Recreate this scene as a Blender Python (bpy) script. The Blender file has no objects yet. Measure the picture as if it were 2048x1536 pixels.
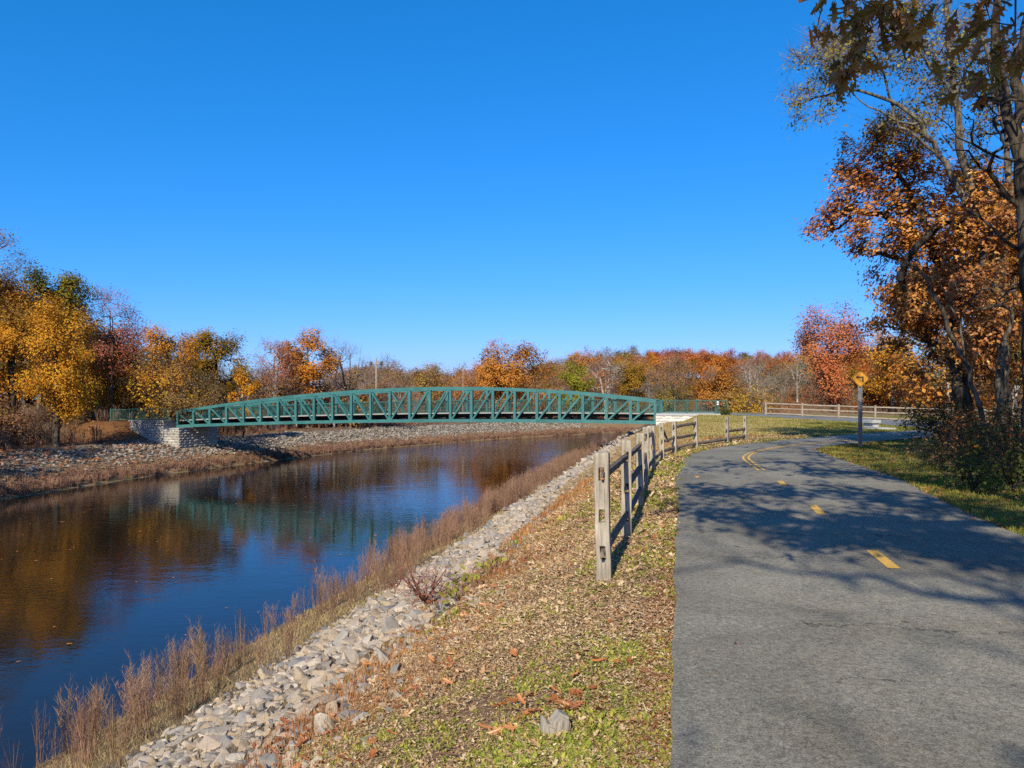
import bpy, bmesh, math, random
import numpy as np
from mathutils import Vector, Matrix, noise as mnoise

S = bpy.context.scene
C = S.collection
RS = np.random.RandomState
PI = math.pi
F, CX, HY, H = 1500.0, 1024.0, 800.0, 1.6          # photo focal length (px), centre column, horizon row, eye height

# --------------------------------------------------------------------------- helpers
def P(px, py, d):
    return np.array([(px - CX) / F * d, d, H - (py - HY) / F * d])

def G(px, py, z=0.0):
    d = (H - z) * F / (py - HY)
    return np.array([(px - CX) / F * d, d, z])

def mesh_arrays(name, V, faces, smooth=False):
    V = np.asarray(V, dtype=np.float32).reshape(-1, 3)
    me = bpy.data.meshes.new(name)
    faces = [np.asarray(f, dtype=np.int32) for f in faces if len(f)]
    if not faces:
        return me
    loops = np.concatenate([f.ravel() for f in faces])
    counts = np.concatenate([np.full(len(f), f.shape[1], dtype=np.int32) for f in faces])
    starts = np.concatenate([[0], np.cumsum(counts)[:-1]]).astype(np.int32)
    me.vertices.add(len(V)); me.vertices.foreach_set('co', V.ravel())
    me.loops.add(len(loops)); me.loops.foreach_set('vertex_index', loops)
    me.polygons.add(len(counts)); me.polygons.foreach_set('loop_start', starts)
    me.polygons.foreach_set('loop_total', counts)
    me.polygons.foreach_set('use_smooth', np.full(len(counts), smooth, dtype=bool))
    me.update(calc_edges=True)
    me.validate()
    return me

class MB:
    def __init__(s):
        s.V = []; s.F = {}; s.n = 0
    def add(s, V, faces):
        V = np.asarray(V, dtype=float).reshape(-1, 3)
        for f in faces:
            f = np.asarray(f)
            if f.ndim == 1: f = f[None]
            s.F.setdefault(f.shape[1], []).append(f + s.n)
        s.V.append(V); s.n += len(V)
    def box(s, c, size, R=None):
        x, y, z = [v / 2 for v in size]
        V = np.array([[a, b, d] for a in (-x, x) for b in (-y, y) for d in (-z, z)])
        if R is not None: V = V @ np.asarray(R).T
        s.add(V + np.asarray(c), [np.array([[0,1,3,2],[4,6,7,5],[0,4,5,1],[2,3,7,6],[0,2,6,4],[1,5,7,3]])])
    def beam(s, p0, p1, w, h, up=(0, 0, 1)):
        p0 = np.asarray(p0, float); p1 = np.asarray(p1, float)
        t = p1 - p0; L = np.linalg.norm(t); t /= L
        a = np.cross(t, up); a /= np.linalg.norm(a); b = np.cross(a, t)
        s.box((p0 + p1) / 2, (L, w, h), np.stack([t, a, b], 1))
    def tube(s, pts, rad, k=8, cap=True):
        pts = np.asarray(pts, float); n = len(pts)
        rad = np.broadcast_to(np.asarray(rad, float), (n,))
        T = np.gradient(pts, axis=0); T /= np.linalg.norm(T, axis=1)[:, None]
        ref = np.array([0.31, 0.2, 0.93]) if abs(T[0, 2]) < .8 else np.array([.94, .3, .1])
        A = np.cross(T, ref); A /= np.linalg.norm(A, axis=1)[:, None]; B = np.cross(T, A)
        th = np.arange(k) * 2 * PI / k
        V = pts[:, None] + rad[:, None, None] * (A[:, None] * np.cos(th)[None, :, None] + B[:, None] * np.sin(th)[None, :, None])
        i = np.arange(n - 1)[:, None] * k; j = np.arange(k)[None]
        q = np.stack([i + j, i + (j + 1) % k, i + k + (j + 1) % k, i + k + j], -1).reshape(-1, 4)
        fs = [q]
        if cap: fs += [np.arange(k)[::-1][None], (np.arange(k) + (n - 1) * k)[None]]
        s.add(V.reshape(-1, 3), fs)
    def mesh(s, name, smooth=False):
        V = np.concatenate(s.V) if s.V else np.zeros((0, 3))
        return mesh_arrays(name, V, [np.concatenate(f) for f in s.F.values()], smooth)

def link(name, me, mat=None, parent=None, loc=None):
    o = bpy.data.objects.new(name, me); C.objects.link(o)
    if mat is not None and not me.materials: me.materials.append(mat)
    if parent is not None: o.parent = parent
    if loc is not None: o.location = loc
    return o

def tag(o, label=None, cat=None, group=None, kind=None):
    if label: o['label'] = label
    if cat: o['category'] = cat
    if group: o['group'] = group
    if kind: o['kind'] = kind
    return o

def thing(name, label, cat, loc=(0, 0, 0), rotz=0.0, group=None):
    o = bpy.data.objects.new(name, None); C.objects.link(o)
    o.empty_display_size = .2
    o.location = [float(v) for v in loc]; o.rotation_euler = (0, 0, rotz)
    return tag(o, label, cat, group)

def dup(root, loc, rotz=0.0, scale=1.0, label=None, group=None, mats=None):
    r = root.copy(); C.objects.link(r); r.location = [float(v) for v in loc]; r.rotation_euler = (0, 0, rotz)
    r.scale = (scale,) * 3 if np.isscalar(scale) else scale
    if label: r['label'] = label
    if group: r['group'] = group
    for ch in root.children:
        c = ch.copy(); C.objects.link(c); c.parent = r
        if mats and ch.name.split('.')[0] in mats:
            c.material_slots[0].link = 'OBJECT'; c.material_slots[0].material = mats[ch.name.split('.')[0]]
    return r

def rand_rot(rng, n, flat=0.0, normal=None):
    """n rotation matrices (columns x,y,z); flat in 0..1 pulls z towards up"""
    z = rng.normal(size=(n, 3))
    z /= np.linalg.norm(z, axis=1)[:, None]
    z[:, 2] = np.abs(z[:, 2]) if flat > 0 else z[:, 2]
    z = z * (1 - flat) + np.array([0, 0, 1.0]) * flat
    if normal is not None: z = z + normal
    z /= np.linalg.norm(z, axis=1)[:, None]
    a = rng.normal(size=(n, 3)); x = np.cross(a, z); x /= np.linalg.norm(x, axis=1)[:, None]
    y = np.cross(z, x)
    return np.stack([x, y, z], 2)

def dir_rot(rng, d):
    """matrices whose z axis is d"""
    z = d / np.linalg.norm(d, axis=1)[:, None]
    a = rng.normal(size=z.shape); x = np.cross(a, z); x /= np.linalg.norm(x, axis=1)[:, None]
    return np.stack([x, np.cross(z, x), z], 2)

def scatter(tv, tf, pos, R, sc):
    """copies of one template -> (V, faces)"""
    tv = np.asarray(tv, float); n = len(pos); k = len(tv)
    sc = np.broadcast_to(np.asarray(sc, float).reshape(-1, 1) if np.ndim(sc) == 1 else np.asarray(sc, float), (n, 3)) if np.ndim(sc) else np.full((n, 3), sc)
    L = tv[None] * sc[:, None, :]
    V = np.einsum('nij,nkj->nki', R, L) + np.asarray(pos)[:, None]
    fs = [(np.asarray(f)[None] + (np.arange(n) * k)[:, None, None]).reshape(-1, np.asarray(f).shape[1]) for f in tf]
    return V.reshape(-1, 3), fs

def rotz_mat(a):
    a = np.asarray(a); c, s = np.cos(a), np.sin(a); o = np.zeros_like(c); i = np.ones_like(c)
    return np.stack([np.stack([c, -s, o], -1), np.stack([s, c, o], -1), np.stack([o, o, i], -1)], -2)

# templates
LEAF_V = [[0, 0, 0], [-.32, .5, .1], [0, 1, 0], [.32, .5, .1]]
LEAF_F = [np.array([[0, 3, 2], [0, 2, 1]])]
_o = [(0, 0), (.16, .04), (.25, .15), (.30, .20), (.35, .09), (.42, .13), (.52, .34), (.58, .31), (.57, .12), (.66, .14), (.76, .30), (.81, .25), (.78, .09), (.90, .12), (1.0, 0)]
OAK_V = [[0, y, 0] for y, x in (_o[0], _o[-1])] + [[x, y, .35 * x + .06 * math.sin(9 * y)] for y, x in _o[1:-1]] + [[-x, y, .35 * x + .05 * math.sin(7 * y)] for y, x in _o[1:-1]]
_k = len(_o) - 2
OAK_F = [np.array([[0] + list(range(2, 2 + _k)) + [1], [1] + list(range(2 + 2 * _k - 1, 1 + _k, -1)) + [0]])]
# five-pointed leaf, cheap
MAP_V = [[0, 0, 0], [.2, .1, .03], [.42, .35, .12], [.17, .42, .02], [.26, .75, .1], [0, 1, 0], [-.26, .75, .1], [-.17, .42, .02], [-.42, .35, .12], [-.2, .1, .03]]
MAP_F = [np.array([[0, 1, 2, 3, 4, 5], [5, 6, 7, 8, 9, 0]])]
TWIG_V = [[-.5, 0, 0], [.5, 0, 0], [0, 0, 1]]
TWIG_F = [np.array([[0, 1, 2]])]
BLADE_V = [[-.5, 0, 0], [.5, 0, 0], [.32, .12, .55], [-.32, .12, .55], [0, .38, 1]]
BLADE_F = [np.array([[0, 1, 2, 3]]), np.array([[3, 2, 4]])]
STRAW_V = [[-.5, 0, 0], [.5, 0, 0], [.5, .5, .06], [-.5, .5, .06], [.3, 1, 0], [-.3, 1, 0]]
STRAW_F = [np.array([[0, 1, 2, 3], [3, 2, 4, 5]])]

# --------------------------------------------------------------------------- materials
class NT:
    def __init__(s, name):
        s.m = bpy.data.materials.new(name); s.m.use_nodes = True
        s.t = s.m.node_tree; s.t.nodes.clear()
        s.out = s.n('OutputMaterial')
    def n(s, typ, **kw):
        nd = s.t.nodes.new('ShaderNode' + typ)
        for k, v in kw.items(): setattr(nd, k, v)
        return nd
    def l(s, a, b): s.t.links.new(a, b)
    def val(s, sock, v):
        if hasattr(v, 'links'): s.l(v, sock)
        else: sock.default_value = v
    def coord(s, kind='Object'):
        return s.n('TexCoord').outputs[kind]
    def mapping(s, vec, scale=(1, 1, 1), rot=(0, 0, 0)):
        m = s.n('Mapping'); m.inputs['Scale'].default_value = scale; m.inputs['Rotation'].default_value = rot
        s.l(vec, m.inputs['Vector']); return m.outputs[0]
    def noise(s, vec, scale, detail=3, rough=.55, dist=0.0):
        n = s.n('TexNoise'); n.inputs['Scale'].default_value = scale; n.inputs['Detail'].default_value = detail
        n.inputs['Roughness'].default_value = rough; n.inputs['Distortion'].default_value = dist
        s.l(vec, n.inputs['Vector']); return n.outputs['Fac']
    def ramp(s, fac, stops, interp='LINEAR'):
        r = s.n('ValToRGB'); r.color_ramp.interpolation = interp
        e = r.color_ramp.elements
        while len(e) < len(stops): e.new(.5)
        for i, (p, c) in enumerate(stops):
            e[i].position = p; e[i].color = (*c, 1) if not np.isscalar(c) else (c, c, c, 1)
        s.l(fac, r.inputs[0]); return r.outputs[0]
    def mix(s, fac, a, b, mode='MIX'):
        m = s.n('MixRGB', blend_type=mode)
        s.val(m.inputs[0], fac)
        for i, v in ((1, a), (2, b)):
            if hasattr(v, 'links'): s.l(v, m.inputs[i])
            else: m.inputs[i].default_value = (*v, 1) if not np.isscalar(v) else (v, v, v, 1)
        return m.outputs[0]
    def math(s, op, a, b=0.0, c=None, clamp=False):
        m = s.n('Math', operation=op, use_clamp=clamp)
        s.val(m.inputs[0], a); s.val(m.inputs[1], b)
        if c is not None: s.val(m.inputs[2], c)
        return m.outputs[0]
    def hsv(s, col, h=.5, sat=1.0, v=1.0):
        n = s.n('HueSaturation'); s.val(n.inputs['Hue'], h); s.val(n.inputs['Saturation'], sat); s.val(n.inputs['Value'], v)
        s.l(col, n.inputs['Color']); return n.outputs[0]
    def bump(s, height, strength=.5, dist=.02):
        b = s.n('Bump'); b.inputs['Strength'].default_value = strength; b.inputs['Distance'].default_value = dist
        s.l(height, b.inputs['Height']); return b.outputs[0]
    def bsdf(s, col, rough=.8, spec=.3, normal=None, metal=0.0):
        b = s.n('BsdfPrincipled')
        if hasattr(col, 'links'): s.l(col, b.inputs['Base Color'])
        else: b.inputs['Base Color'].default_value = (*col, 1)
        s.val(b.inputs['Roughness'], rough); b.inputs['Specular IOR Level'].default_value = spec
        b.inputs['Metallic'].default_value = metal
        if normal is not None: s.l(normal, b.inputs['Normal'])
        s.l(b.outputs[0], s.out.inputs['Surface']); return b

def m_leaf(name, cols, trans=.35, vary=.5, objvar=.014, gloss=0.0):
    t = NT(name)
    ri = t.n('NewGeometry').outputs['Random Per Island']
    n = len(cols)
    col = t.ramp(ri, [(i / max(1, n - 1), c) for i, c in enumerate(cols)])
    big = t.noise(t.coord(), .55, 2)
    orn = t.n('ObjectInfo').outputs['Random']
    hue = t.math('ADD', t.math('MULTIPLY', orn, 2 * objvar), .5 - objvar)
    hue = t.math('ADD', hue, t.math('MULTIPLY', t.math('SUBTRACT', big, .5), .03))
    v = t.math('MULTIPLY_ADD', big, 2 * vary, 1 - vary)
    col = t.hsv(col, hue, 1.0, v)
    d = t.n('BsdfDiffuse'); t.l(col, d.inputs[0])
    tr = t.n('BsdfTranslucent'); t.l(col, tr.inputs[0])
    mx = t.n('MixShader'); mx.inputs[0].default_value = trans
    t.l(d.outputs[0], mx.inputs[1]); t.l(tr.outputs[0], mx.inputs[2])
    res = mx.outputs[0]
    if gloss:
        g = t.n('BsdfGlossy'); g.inputs['Roughness'].default_value = .45
        m2 = t.n('MixShader'); m2.inputs[0].default_value = gloss
        t.l(res, m2.inputs[1]); t.l(g.outputs[0], m2.inputs[2]); res = m2.outputs[0]
    t.l(res, t.out.inputs['Surface'])
    return t.m

def m_bark(name, a, b, scale=6.0, strength=.6):
    t = NT(name); co = t.mapping(t.coord(), (1, 1, .22))
    n = t.noise(co, scale, 5, .65); n2 = t.noise(t.coord(), 1.1, 2)
    col = t.ramp(n, [(.38, tuple(v * .6 for v in a)), (.5, tuple((u + v) / 2 for u, v in zip(a, b))), (.64, b)])
    col = t.hsv(col, .5, 1.0, t.math('MULTIPLY_ADD', n2, .8, .6))
    t.bsdf(col, .95, .1, t.bump(n, strength, .03)); return t.m

def m_asphalt(name, lo, hi, tint, cracks=True):
    t = NT(name); co = t.coord()
    fine = t.noise(co, 95, 2, .8); mid = t.noise(co, 30, 3, .6)
    sp = t.math('ADD', t.math('MULTIPLY', fine, .65), t.math('MULTIPLY', mid, .35))
    col = t.ramp(sp, [(.36, lo), (.5, tuple((a + b) / 2 for a, b in zip(lo, hi))), (.64, hi)])
    big = t.noise(co, .5, 4, .6, .9); stain = t.ramp(big, [(.36, .62), (.5, .86), (.64, 1.05)])
    col = t.mix(.85, col, stain, 'MULTIPLY')
    agg = t.n('TexVoronoi'); agg.inputs['Scale'].default_value = 62; t.l(co, agg.inputs['Vector'])
    col = t.mix(.34, col, t.ramp(agg.outputs['Color'], [(.1, .55), (.5, .95), (.85, 1.1), (.97, 1.8)]), 'MULTIPLY')
    spot = t.math('GREATER_THAN', t.noise(co, 2.3, 2, .4), .735)
    col = t.mix(t.math('MULTIPLY', spot, .5), col, .03)
    warm = t.ramp(t.noise(co, .9, 3), [(.5, 0.0), (.7, 1.0)])
    col = t.mix(t.math('MULTIPLY', warm, .35), col, t.mix(1.0, col, tint, 'MULTIPLY'))
    if cracks:
        sep = t.n('SeparateXYZ'); t.l(co, sep.inputs[0])
        wob = t.math('MULTIPLY', t.math('SUBTRACT', t.noise(co, 1.6, 6, .7), .5), .9)
        for c0, sl, w in ((5.62, -.16, .011), (4.45, -.1, .010), (7.4, .06, .010), (9.3, -.12, .014), (13.9, .1, .02)):
            lin = t.math('ADD', t.math('SUBTRACT', sep.outputs[1], c0), t.math('MULTIPLY', sep.outputs[0], -sl))
            dd = t.math('ABSOLUTE', t.math('ADD', lin, wob))
            gate = t.math('GREATER_THAN', t.noise(co, .45, 2), .47)
            mk = t.math('MULTIPLY', t.math('LESS_THAN', dd, w), gate)
            col = t.mix(t.math('MULTIPLY', mk, .7), col, .02)
    t.bsdf(col, .9, .25, t.bump(sp, .6, .006)); return t.m

def m_simple(name, a, b, scale=8, rough=.7, spec=.3, bump=.2, bd=.01, stretch=(1, 1, 1), metal=0.0):
    t = NT(name); co = t.mapping(t.coord(), stretch)
    n = t.noise(co, scale, 5, .6)
    t.bsdf(t.ramp(n, [(.3, a), (.7, b)]), rough, spec, t.bump(n, bump, bd), metal); return t.m

def m_island(name, cols, rough=.9, tex=12.0, bump=.4, bd=.02, spec=.2, vary=.35):
    """stones, straw: each mesh island (or object) takes its own colour"""
    t = NT(name)
    r = t.math('FRACT', t.math('ADD', t.n('NewGeometry').outputs['Random Per Island'], t.n('ObjectInfo').outputs['Random']))
    n = len(cols)
    col = t.ramp(r, [(i / max(1, n - 1), c) for i, c in enumerate(cols)])
    nz = t.noise(t.coord(), tex, 5, .65)
    col = t.hsv(col, .5, 1.0, t.math('MULTIPLY_ADD', nz, 2 * vary, 1 - vary))
    t.bsdf(col, rough, spec, t.bump(nz, bump, bd) if bump else None); return t.m

def m_wood(name, a, b, dark):
    t = NT(name); co = t.coord('Generated'); ob = t.coord()
    g = t.noise(t.mapping(ob, (26, 26, 1.6)), 1.4, 5, .65, .8)
    col = t.ramp(g, [(.28, dark), (.45, a), (.72, b)])
    blotch = t.noise(ob, 3.5, 4, .6)
    col = t.mix(t.ramp(blotch, [(.4, 0.0), (.75, .55)]), col, dark)
    lich = t.math('GREATER_THAN', t.noise(ob, 9.0, 4, .6), .63)
    col = t.mix(t.math('MULTIPLY', lich, .22), col, (.24, .25, .17))
    t.bsdf(col, .9, .15, t.bump(g, .7, .01)); return t.m

M = {}
M['rust'] = m_leaf('rust_leaves', [(.260, .071, .024), (.472, .153, .041), (.389, .118, .033), (.590, .236, .059), (.28, .15, .04)])
M['orange'] = m_leaf('orange_leaves', [(.354, .112, .024), (.614, .224, .035), (.519, .171, .028), (.684, .295, .053), (.34, .20, .035)])
M['red'] = m_leaf('red_leaves', [(.354, .100, .041), (.590, .189, .071), (.496, .142, .053), (.661, .260, .100), (.30, .14, .05)])
M['fire'] = m_leaf('orange_red_leaves', [(.38, .11, .028), (.58, .19, .045), (.50, .19, .04), (.34, .13, .03), (.62, .24, .06), (.26, .15, .03)])
M['maroon'] = m_leaf('maroon_leaves', [(.236, .041, .035), (.401, .071, .053), (.319, .059, .041)])
M['gold'] = m_leaf('gold_leaves', [(.378, .171, .019), (.661, .330, .029), (.566, .260, .024), (.700, .425, .047), (.25, .20, .035)])
M['amber'] = m_leaf('amber_brown_leaves', [(.307, .136, .033), (.496, .236, .045), (.389, .159, .035), (.566, .307, .059), (.19, .14, .035)])
M['olive'] = m_leaf('olive_leaves', [(.100, .106, .019), (.201, .177, .026), (.307, .201, .026), (.130, .136, .024)])
M['oliveorange'] = m_leaf('olive_orange_leaves', [(.106, .106, .018), (.307, .201, .024), (.425, .177, .024), (.165, .153, .024)])
M['lime'] = m_leaf('yellow_green_leaves', [(.212, .201, .029), (.354, .295, .041), (.165, .177, .024), (.425, .319, .035)])
M['pinkred'] = m_leaf('sparse_pink_leaves', [(.354, .094, .059), (.496, .177, .106), (.283, .083, .047)])
M['tan'] = m_leaf('tan_leaves', [(.283, .153, .047), (.401, .236, .071), (.236, .118, .035)])
M['brownpink'] = m_leaf('brown_pink_leaves', [(.224, .118, .071), (.319, .165, .094), (.201, .100, .059), (.354, .177, .071)])
M['greygreen'] = m_leaf('grey_green_leaves', [(.153, .153, .083), (.224, .224, .118), (.177, .153, .071)])
M['oakrust'] = m_leaf('russet_oak_leaves', [(.24, .07, .015), (.50, .175, .025), (.36, .105, .018), (.64, .30, .05), (.42, .135, .022)], .3, .35, .01, .05)
M['oakdark'] = m_leaf('green_brown_oak_leaves', [(.14, .105, .022), (.25, .20, .03), (.32, .115, .028), (.42, .24, .036), (.22, .11, .025)], .42, .4, .01, .04)
M['willow'] = m_leaf('pale_yellow_green_leaves', [(.20, .19, .05), (.30, .27, .07), (.24, .22, .05), (.16, .15, .05)])
M['shrubgreen'] = m_leaf('dull_green_leaves', [(.05, .07, .02), (.10, .12, .03), (.07, .085, .022), (.16, .14, .03)])
M['weedgreen'] = m_leaf('fresh_green_leaves', [(.13, .18, .03), (.26, .30, .045), (.17, .22, .05), (.38, .37, .07), (.46, .40, .09)], .3, .3)
M['vine'] = m_leaf('lime_vine_leaves', [(.22, .24, .04), (.32, .32, .06), (.16, .19, .03), (.36, .33, .08)], .3, .25)
M['twigbrown'] = m_leaf('brown_twigs', [(.15, .095, .065), (.22, .14, .10), (.12, .075, .05)], .05, .3)
M['twigred'] = m_leaf('red_twigs', [(.18, .07, .05), (.26, .10, .07), (.14, .06, .045)], .05, .3)
M['twigpink'] = m_leaf('pinkish_twigs', [(.24, .14, .10), (.32, .19, .14), (.18, .10, .07)], .05, .3)
M['twiggrey'] = m_leaf('grey_twigs', [(.20, .18, .16), (.28, .25, .22), (.14, .12, .11)], .05, .3)
M['twigdark'] = m_leaf('dark_twigs', [(.06, .045, .035), (.10, .075, .055), (.045, .035, .03)], .05, .3)
M['bark'] = m_bark('dark_bark', (.03, .025, .02), (.095, .078, .06), 9.0, .9)
M['barkgrey'] = m_bark('grey_bark', (.055, .046, .034), (.185, .158, .118), 10.0, .9)
M['barkpale'] = m_bark('pale_bark', (.22, .19, .16), (.42, .38, .33))
M['weed'] = m_leaf('dry_weed_stalks', [(.24, .14, .085), (.32, .205, .125), (.17, .095, .065), (.36, .25, .15), (.23, .115, .075)], .15, .35)
M['straw'] = m_leaf('dry_straw', [(.38, .24, .12), (.54, .40, .23), (.27, .15, .08), (.64, .52, .33), (.45, .27, .13), (.20, .11, .065), (.58, .44, .27)], .15, .25)
M['drygrass'] = m_leaf('rusty_dry_grass', [(.36, .16, .055), (.46, .25, .10), (.28, .11, .04), (.42, .28, .13)], .2, .3)
M['drygrass2'] = m_leaf('matted_tan_grass', [(.34, .24, .11), (.44, .33, .17), (.25, .16, .08), (.38, .30, .14)], .2, .3)
M['lawngrass'] = m_leaf('lawn_blades', [(.12, .14, .022), (.20, .20, .035), (.32, .27, .08), (.15, .16, .025)], .25, .45)
M['lawndry'] = m_leaf('dry_lawn_blades', [(.38, .27, .12), (.30, .22, .08), (.46, .34, .17), (.22, .19, .06)], .2, .4)
M['litter'] = m_leaf('fallen_oak_leaves', [(.30, .10, .03), (.42, .17, .05), (.22, .07, .025), (.48, .24, .09), (.34, .12, .04)], .15, .2, .01, .04)
M['rock'] = m_island('riprap_rock', [(.30, .235, .16), (.40, .32, .235), (.20, .19, .175), (.44, .35, .255), (.25, .19, .13), (.36, .28, .20), (.17, .17, .165), (.42, .365, .29), (.34, .26, .19), (.27, .245, .21)], .9, 9, .5, .02)
M['rockfar'] = m_island('far_riprap_rock', [(.22, .185, .14), (.34, .30, .25), (.13, .115, .095), (.28, .24, .19)], .9, 5, .4, .03)
M['asphalt'] = m_asphalt('path_asphalt', (.084, .078, .061), (.35, .325, .258), (1.0, .89, .77))
M['asphalt2'] = m_asphalt('pale_path_asphalt', (.13, .13, .128), (.25, .245, .235), (1.0, .92, .82), False)
M['wood'] = m_wood('weathered_wood', (.31, .27, .21), (.47, .425, .35), (.12, .095, .065))
M['railwood'] = m_wood('weathered_rail_wood', (.15, .12, .10), (.30, .26, .22), (.06, .048, .04))
M['palewood'] = m_wood('pale_fence_wood', (.27, .22, .165), (.40, .34, .27), (.15, .12, .09))
def m_steel():
    t = NT('teal_painted_steel'); co = t.coord()
    n = t.noise(co, 1.2, 5, .65); g = t.noise(t.mapping(co, (1, 1, .15)), 6, 4, .6)
    col = t.ramp(n, [(.3, (.022, .105, .108)), (.55, (.034, .138, .136)), (.75, (.050, .168, .160))])
    col = t.mix(t.ramp(g, [(.55, 0.0), (.8, .45)]), col, (.05, .085, .075))
    col = t.mix(t.math('MULTIPLY', t.math('GREATER_THAN', t.noise(co, 9, 4, .6), .70), .6), col, (.16, .085, .04))
    t.bsdf(col, .5, .35, t.bump(n, .1, .01)); return t.m
M['teal'] = m_steel()
M['tealplate'] = m_simple('darker_teal_plate', (.022, .10, .095), (.032, .125, .115), 3, .5, .3, .05)
M['tealdark'] = m_simple('dark_green_railing_paint', (.018, .085, .072), (.026, .105, .09), 3, .5, .35, .05)
M['deck'] = m_simple('grey_deck_planks', (.24, .23, .21), (.34, .325, .30), 4, .85, .2, .2)
M['steel'] = m_simple('dark_underdeck_steel', (.02, .03, .03), (.04, .05, .048), 3, .7, .3, .1)
M['concrete'] = m_simple('bench_concrete', (.29, .29, .28), (.42, .42, .40), 9, .9, .2, .2)
M['galv'] = m_simple('galvanised_steel', (.17, .18, .19), (.27, .28, .29), 20, .45, .5, .1, .002, (1, 1, .3), .7)
M['black'] = m_simple('black_sign_paint', (.012, .012, .012), (.02, .02, .02), 5, .5, .3, .0)
M['signyellow'] = m_simple('yellow_sign_sheeting', (.48, .20, .006), (.56, .255, .01), 6, .38, .5, .02)
M['white'] = m_simple('white_paint', (.72, .72, .70), (.8, .8, .78), 6, .6, .3, .05)
M['polewood'] = m_simple('utility_pole_wood', (.25, .22, .18), (.34, .30, .26), 5, .9, .1, .2)
M['insul'] = m_simple('dark_insulator', (.05, .055, .06), (.09, .09, .1), 5, .5, .4, .0)

def m_yellow():
    t = NT('worn_yellow_paint'); co = t.coord()
    n = t.noise(co, 60, 4, .7); n2 = t.noise(co, 7, 3)
    col = t.ramp(n, [(.35, (.55, .30, .05)), (.6, (.66, .40, .09))])
    wear = t.math('GREATER_THAN', t.math('ADD', n, t.math('MULTIPLY', n2, .35)), .78)
    col = t.mix(t.math('MULTIPLY', wear, .75), col, (.11, .105, .1))
    t.bsdf(col, .85, .25, t.bump(n, .4, .004)); return t.m
M['yellow'] = m_yellow()

def m_block(name, a, b):
    t = NT(name)
    r = t.n('NewGeometry').outputs['Random Per Island']
    nz = t.noise(t.coord(), 5, 6, .7)
    st = t.noise(t.mapping(t.coord(), (1, 1, .25)), .9, 4, .6)
    col = t.ramp(t.math('ADD', t.math('MULTIPLY', r, .4), t.math('MULTIPLY', nz, .6)), [(.25, a), (.75, b)])
    col = t.mix(t.ramp(st, [(.5, 0.0), (.75, .35)]), col, (.34, .29, .22))
    t.bsdf(col, .92, .15, t.bump(nz, .7, .04)); return t.m
M['block'] = m_block('shaded_split_face_block', (.29, .27, .235), (.48, .455, .40))  # white block darkened for the far abutment, its shade put into the colour
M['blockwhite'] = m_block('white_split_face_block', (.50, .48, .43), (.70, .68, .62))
M['mortar'] = m_simple('block_core', (.32, .30, .27), (.40, .38, .34), 4, .95, .1, .2)

def m_water():
    t = NT('river_water'); co = t.coord()
    a = t.noise(t.mapping(co, (1.0, 1.7, 1), (0, 0, .25)), 2.6, 3, .55, .3)
    b = t.noise(t.mapping(co, (1.0, 2.2, 1), (0, 0, -.1)), .55, 2, .5, .4)
    c = t.noise(co, 7.0, 2, .5)
    patch = t.ramp(t.noise(co, .045, 3, .6, .5), [(.40, .35), (.62, 1.0)])
    h = t.math('ADD', t.math('ADD', t.math('MULTIPLY', a, 1.0), t.math('MULTIPLY', b, 1.3)), t.math('MULTIPLY', c, .22))
    sp_ = t.n('SeparateXYZ'); t.l(co, sp_.inputs[0]); br = t.n('MapRange'); br.interpolation_type = 'SMOOTHSTEP'
    br.inputs[1].default_value = 66; br.inputs[2].default_value = 92; br.inputs[3].default_value = 1; br.inputs[4].default_value = 4.5; t.l(sp_.outputs[1], br.inputs[0])   # a breeze ruffles the reach past the bridge
    h = t.math('MULTIPLY', t.math('MULTIPLY', h, patch), br.outputs[0])
    bs = t.bsdf((.012, .010, .007), .015, .5, t.bump(h, .2, .045))
    bs.inputs['IOR'].default_value = 1.333
    return t.m
M['water'] = m_water()

# --------------------------------------------------------------------------- terrain
WATER = -4.4
PL = np.array([(-1.8, -8), (-.9, -4), (0, .1), (.69, 3.26), (1.49, 6.86), (2.32, 10.5), (2.85, 13), (3.5, 16), (4.15, 18.5), (4.9, 21.3), (5.75, 23.3), (7.05, 25.4), (8.6, 27.4), (11.3, 30.4), (14.7, 33.8), (18, 36.8), (21.6, 39.8), (30, 47), (45, 58), (70, 74)], float)
PR = np.array([(2.3, -8), (3.2, -4), (4.1, .1), (4.8, 3.4), (5.55, 7), (6.3, 10.2), (6.85, 12), (7.76, 15), (8.2, 17), (8.6, 19), (9.0, 21), (9.35, 22.7), (9.75, 24), (10.5, 25.3), (12.4, 27.2), (14.5, 29.2), (17.5, 31.8), (33, 43), (48, 53.5), (73, 70)], float)
BF = np.array([(12.6, 59.0), (17, 57.6), (19.2, 57), (23.5, 54.4), (27.7, 51.6), (33, 48.6)], float)     # back path, far edge
BN = np.array([(11.2, 55.7), (14.9, 54.4), (17.6, 52.9), (20.9, 48.2), (22.6, 44.6), (23.6, 41.3)], float)   # back path, near edge
NS = np.array([(-20.3, -45), (-9.28, 5.44), (3.6, 64), (6.8, 80), (13, 100), (27, 122), (60, 150), (200, 195), (900, 330)], float)
LS = np.array([(-52, -45), (-40, 0), (-32.5, 33), (-30.7, 45), (-28.6, 58), (-25.5, 68), (-22, 78), (-17.8, 90), (-11.2, 101), (-1.5, 116), (21, 141), (60, 170), (200, 220), (900, 355)], float)

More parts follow.
